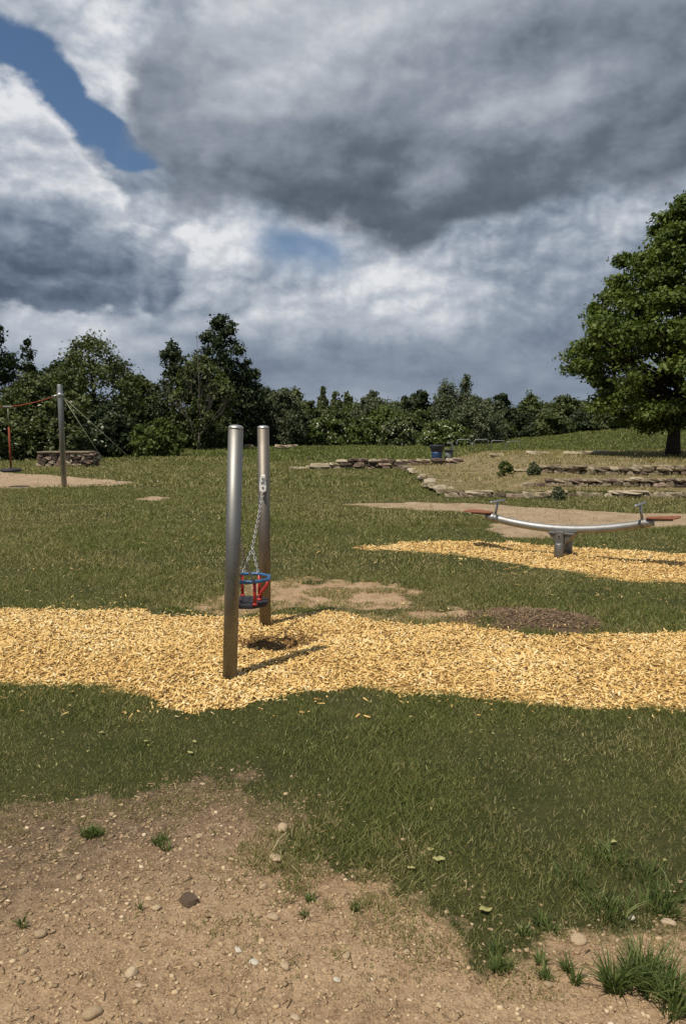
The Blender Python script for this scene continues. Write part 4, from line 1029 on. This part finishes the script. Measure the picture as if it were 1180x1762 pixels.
def cover():
    # wood chips
    xs, ys, sc = [], [], []
    for d0, d1, dens, s in ((4.05, 7.6, 3500, 1.0), (7.4, 11, 1700, 1.25)):
        x, y = frustum_points(d0, d1, dens); ch = masks(x, y)[0]
        near = np.max([sdf(p, x, y) for p in CHIPS], axis=0)
        k = rng.random(len(x)) < np.where(ch > 0.22, 1.0, ch * 0.8 + 0.004 + 0.16 * np.exp(np.minimum(near, 0) / 0.10) * fbm(x * 5, y * 5, 91, 2)); xs.append(x[k]); ys.append(y[k]); sc.append(np.full(k.sum(), s))
    x, y, s = np.concatenate(xs), np.concatenate(ys), np.concatenate(sc); n = len(x)
    pt = fbm(x * 1.6, y * 1.6, 95, 4)
    t = np.clip(rng.normal(0.60, 0.24, n) - 0.5 * (pt - 0.5), 0.12, 1); t = np.where(rng.random(n) < 0.10, rng.random(n) * 0.2, t)
    worn_seat_shade = 1 - sst(0.75, 1.15, np.hypot((x - HOLLOW[0]) / 0.29, (y - HOLLOW[1]) / 0.215) + (fbm(x * 9, y * 9, 97, 2) - 0.5) * 0.7)  # seat's cast shadow put into the chip tint, with the darker scuffed chips
    t = np.where(rng.random(n) < worn_seat_shade * 0.97, rng.random(n) * 0.10, t)
    lng = rng.random(n) ** 2
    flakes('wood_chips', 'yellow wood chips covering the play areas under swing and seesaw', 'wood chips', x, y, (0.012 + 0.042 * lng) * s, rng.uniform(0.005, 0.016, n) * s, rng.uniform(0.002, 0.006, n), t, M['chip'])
    print('chips', n)
    # dark mulch heap
    x, y = frustum_points(6.0, 7.6, 3500); mu = masks(x, y)[2]; k = rng.random(len(x)) < mu; x, y = x[k], y[k]; n = len(x)
    flakes('mulch', 'heap of dark brown bark mulch beside the wood chips', 'mulch', x, y, rng.uniform(0.012, 0.036, n), rng.uniform(0.005, 0.012, n), rng.uniform(0.002, 0.006, n), np.where(rng.random(n) < 0.10, rng.uniform(.8, 1, n), rng.random(n) * 0.8), M['mulch'])
    # straw and twigs on bare earth
    x, y = frustum_points(1.9, 5.2, 1100); di = masks(x, y)[1]; k = rng.random(len(x)) < di * (0.35 + 0.65 * sst(2.6, 3.9, y - x * 0.55)); x, y = x[k], y[k]; n = len(x)
    flakes('straw', 'bits of straw and twig strewn over the bare earth', 'straw', x, y, 0.006 + 0.030 * rng.random(n) ** 2, rng.uniform(0.0015, 0.005, n), rng.uniform(0.001, 0.003, n), rng.random(n) ** 1.3, M['litter'], 0.18)
    # crumbs of earth and grit
    x, y = frustum_points(1.9, 5.2, 5200); di = masks(x, y)[1]; k = rng.random(len(x)) < di; x, y = x[k], y[k]
    x2, y2 = frustum_points(6.2, 8, 400); d2 = masks(x2, y2)[1]; k = rng.random(len(x2)) < d2; x = np.append(x, x2[k]); y = np.append(y, y2[k]); n = len(x)
    s = 0.0022 + 0.0085 * rng.random(n) ** 3.5
    big = rng.random(n) < 0.012; s = np.where(big, rng.uniform(0.007, 0.015, n), s)
    bm = bmesh.new(); bmesh.ops.create_icosphere(bm, subdivisions=1, radius=1.0); bv = np.array([v.co for v in bm.verts]); bf = np.array([[v.index for v in f.verts] for f in bm.faces]); bm.free()
    z = height(x, y); a = rng.random(n) * 6.28
    P = bv[None] * rng.uniform(0.5, 1.35, (n, len(bv), 1)) * (s[:, None] * rng.uniform(0.6, 1.3, (n, 3)) * np.array([1, 1, 0.5]))[:, None, :]
    X = P[..., 0] * np.cos(a)[:, None] - P[..., 1] * np.sin(a)[:, None]; Y = P[..., 0] * np.sin(a)[:, None] + P[..., 1] * np.cos(a)[:, None]
    P = np.stack([X + x[:, None], Y + y[:, None], P[..., 2] + (z + s * 0.12)[:, None]], -1).reshape(-1, 3)
    Fc = (np.arange(n)[:, None, None] * len(bv) + bf[None]).reshape(-1, 3)
    t = np.clip(rng.normal(0.55, 0.16, n) - 0.28 * sst(2.9, 3.9, y - x * 0.55), 0, 0.9); t = np.where((big & (rng.random(n) < 0.6)) | (rng.random(n) < 0.03), rng.uniform(.75, 1, n), t)
    o = link('grit', np_mesh('grit', P, Fc, {'tint': np.repeat(t, len(bv))}), M['clod']); tag(o, 'crumbs of earth and small grit on the bare ground', 'grit', kind='stuff')
    print('grit', n)
    # flecks of pale clippings in the lawn
    x, y = frustum_points(3.0, 16, 34); m_ = masks(x, y); k = (m_[0] < .3) & (m_[1] < .6); x, y = x[k], y[k]; n = len(x)
    flakes('clippings', 'pale dry clippings and petals lying in the grass', 'clippings', x, y, rng.uniform(0.006, 0.024, n) * (0.6 + y / 12), rng.uniform(0.004, 0.012, n) * (0.6 + y / 12), rng.uniform(0.001, 0.003, n), rng.random(n), M['dead_leaf'], 0.3, 1.0)
cover()

# ------------------------------------------------------------------ countable stones, leaves, tufts in the foreground
def foreground():
    peb = [pebble_mesh(k) for k in range(6)]
    rows = [(160, 1749, 26, 'pale rounded stone at the bottom edge, left of centre'), (470, 1581, 17, 'smooth grey brown round pebble on bare earth near the grass edge'),
            (453, 1530, 14, 'whitish pebble above the smooth round one'), (486, 1428, 20, 'tan angular stone at the tip of the bare patch'),
            (474, 1477, 22, 'flat tan stone bedded at the grass edge, largest there'), (343, 1441, 13, 'small orange tan stone between two grass tufts'),
            (193, 1404, 12, 'small whitish stone at the upper edge of the bare earth'), (490, 1668, 17, 'tan stone lying alone in the lower middle of the bare earth'),
            (227, 1676, 22, 'broken brown stone with a dark hollow side'), (70, 1611, 17, 'tan pointed stone at the lower left'), (41, 1642, 13, 'small tan pebble left of the pointed stone'),
            (326, 1553, 24, 'dark brown clod of earth in the middle of the bare patch'), (270, 1562, 13, 'small brown pebble left of the dark clod'), (1150, 1590, 20, 'pale grey stone at the right edge above the big grass tuft'),
            (1085, 1581, 13, 'bright white pebble in the thin grass at right'), (994, 1619, 24, 'flat pinkish stone half buried in thin grass at right'), (942, 1695, 14, 'small cream pebble under the weeds at right'),
            (596, 1649, 14, 'cream pebble in the lower middle, right of the lone tan stone'), (137, 1512, 12, 'small cream pebble on the dark earth at left'), (508, 1752, 13, 'cream pebble at the bottom edge near the middle'),
            (400, 1741, 12, 'small tan pebble at the bottom edge left of the middle'), (437, 1657, 16, 'thin white flake of stone in the lower middle'), (410, 1638, 13, 'tan pebble just above the white flake'),
            (580, 1690, 11, 'small tan pebble right of the white flake'), (700, 1640, 11, 'small flat pebble right of the middle of the bare earth'), (240, 1700, 10, 'tiny tan pebble beside the broken brown stone')]
    for k, (px, py, w, lb) in enumerate(rows):
        x, y = at(px, py); s = w * math.hypot(y, CAM_H) / F * 1.15
        me = peb[k % 6]
        if 'dark brown clod' in lb: me = block_mesh(31); me.materials.clear(); me.materials.append(M['mulch_solid'])
        if 'white' in lb: me = me.copy(); me.materials.clear(); me.materials.append(M['pebble_white'])
        o = bpy.data.objects.new('pebble', me); COL.objects.link(o)
        fl = 0.35 if ('flat' in lb or 'flake' in lb) else 0.55
        o.location = (x, y, H(x, y) + s * fl * 0.16); o.scale = (s, s * random.uniform(0.7, 0.9), s * fl)
        o.rotation_euler = (random.uniform(-.2, .2), random.uniform(-.2, .2), random.uniform(0, 6.28)); tag(o, lb, 'stone', 'stones on the bare earth')
    lv = [(835, 1572, 22, 'large pale yellow leaf at the lower edge of the lawn'), (740, 1468, 13, 'small pale leaf in the grass left of the long grass'), (755, 1485, 22, 'long pale yellow leaf in the grass above the bare earth'),
          (707, 1500, 14, 'pale leaf on the grass edge left of the long yellow leaf'), (1055, 1455, 12, 'round cream leaf in the lawn at right'), (1143, 1487, 9, 'tiny cream leaf in the lawn at the right edge'),
          (335, 1281, 10, 'small pale green leaf in the middle of the near lawn'), (252, 1280, 10, 'small pale leaf in the left part of the near lawn'), (328, 1300, 12, 'pale leaf just below the small green one'),
          (480, 1210, 10, 'pale leaf at the edge of the chips near the swing'), (175, 1265, 10, 'small yellowish leaf near the chip edge at left')]
    for k, (px, py, w, lb) in enumerate(lv):
        x, y = at(px, py); s = w * math.hypot(y, CAM_H) / F * 0.9; z = H(x, y) + 0.016
        a = random.uniform(-0.5, 0.5); ux, uy = math.cos(a), math.sin(a)
        vs_, nseg = [], 6
        for i in range(nseg + 1):
            t = i / nseg; ww = s * 0.34 * math.sin(math.pi * min(max(t, .04), .97)) ** 0.7; c = (t - 0.5) * s; h = 0.002 * math.sin(t * 7 + k) + random.uniform(0, 0.003); ww *= random.uniform(0.75, 1.1)
            for q in (-1, 0, 1):
                vs_.append((ux * c - uy * ww * q, uy * c + ux * ww * q, h + abs(q) * ww * 0.25 * random.uniform(0.2, 1.2)))
        fs = [(i * 3 + j, i * 3 + j + 1, i * 3 + j + 4, i * 3 + j + 3) for i in range(nseg) for j in range(2)]
        o = link('fallen_leaf', np_mesh('fallen_leaf', vs_, fs, {'tint': np.full(len(vs_), random.random())}, True), M['dead_leaf'], None, (x, y, z))
        so = o.modifiers.new('thick', 'SOLIDIFY'); so.thickness = 0.0008
        tag(o, lb, 'leaf', 'pale leaves lying in the grass')
    tufts = [(1112, 1712, 0.10, 0.165, 520, 'large lush grass tuft at the bottom right on bare earth'), (985, 1690, 0.045, 0.09, 90, 'small weed tuft left of the large one at bottom right'),
             (938, 1672, 0.05, 0.06, 90, 'low spreading weed, second from the left along the lower right edge'), (853, 1652, 0.06, 0.07, 130, 'dense low tuft at the lower edge of the lawn, below the yellow leaf'),
             (175, 1437, 0.085, 0.06, 170, 'dark green tuft on the bare earth at upper left'), (265, 1460, 0.07, 0.06, 130, 'second green tuft on the bare earth, right of the dark one'),
             (1075, 1528, 0.20, 0.12, 420, 'patch of longer grass in the lawn at right'), (530, 1560, 0.05, 0.05, 60, 'small sprout on bare earth by the smooth round pebble'), (600, 1555, 0.05, 0.06, 50, 'thin sprout right of the smooth round pebble'),
             (45, 1590, 0.03, 0.06, 26, 'sparse dry sprout at the left edge'), (245, 1562, 0.012, 0.06, 10, 'single thin sprout left of the dark clod'), (915, 1600, 0.07, 0.06, 110, 'green tuft on the ragged lawn edge above the weeds')]
    for k, (px, py, rad, hgt, nb, lb) in enumerate(tufts):
        x, y = at(px, py); Vv, Ff, Tt = [], [], []
        hearts = [(rad * math.sqrt(random.random()) * math.cos(q), rad * math.sqrt(random.random()) * math.sin(q), random.uniform(0.6, 1.1)) for q in [random.uniform(0, 6.28) for _ in range(max(2, nb // 35))]]
        for i in range(nb):
            hx_, hy_, hs_ = random.choice(hearts); a = random.uniform(0, 6.28); r = rad * 0.28 * math.sqrt(random.random()); bx, by = hx_ + r * math.cos(a), hy_ + r * math.sin(a); r = rad * (1.4 - hs_)
            o_a = a + random.uniform(-.9, .9); h = hgt * random.uniform(0.45, 1.1) * (1 - 0.35 * r / rad); ln = h * random.uniform(0.2, 0.95); w = random.uniform(0.0013, 0.0030) * (1.25 if hgt > .15 else 1)
            pa = random.uniform(0, 6.28); ux, uy = math.cos(pa) * w, math.sin(pa) * w; b0 = len(Vv); gz = H(x + bx, y + by) - H(x, y)
            for t, ww in ((0, 1), (0.35, 1.0), (0.7, 0.75), (1.0, 0.12)):
                cx, cy, cz = bx + math.cos(o_a) * ln * t * t, by + math.sin(o_a) * ln * t * t, gz + h * (t - 0.25 * t * t * (ln / h)) - 0.004
                Vv += [(cx - ux * ww, cy - uy * ww, cz), (cx + ux * ww, cy + uy * ww, cz)]
            Ff += [(b0 + 2 * j, b0 + 2 * j + 1, b0 + 2 * j + 3, b0 + 2 * j + 2) for j in range(3)]
            Tt += [min(1, max(0, random.gauss(0.42, 0.22)))] * 8
        o = link('grass_tuft', np_mesh('grass_tuft', Vv, Ff, {'tint': Tt}), M['tuft'], None, (x, y, H(x, y))); tag(o, lb, 'grass tuft', 'grass tufts and sprouts on the bare earth')
M['mulch_solid'] = mottled('earth_clod', [(0.3, (0.13, 0.085, 0.055)), (0.7, (0.26, 0.18, 0.12))], 20, 0.95, bmp=0.8, bdist=0.02)
M['pebble_white'] = mottled('white_pebble', [(0.3, (0.42, 0.37, 0.29)), (0.7, (0.56, 0.51, 0.42))], 14, 0.8, bmp=0.3, bdist=0.006)
foreground()

print('triangles', sum(sum(len(p.vertices) - 2 for p in o.data.polygons) if len(o.data.polygons) < 5000 else len(o.data.loops) - 2 * len(o.data.polygons) for o in bpy.data.objects if o.type == 'MESH'))
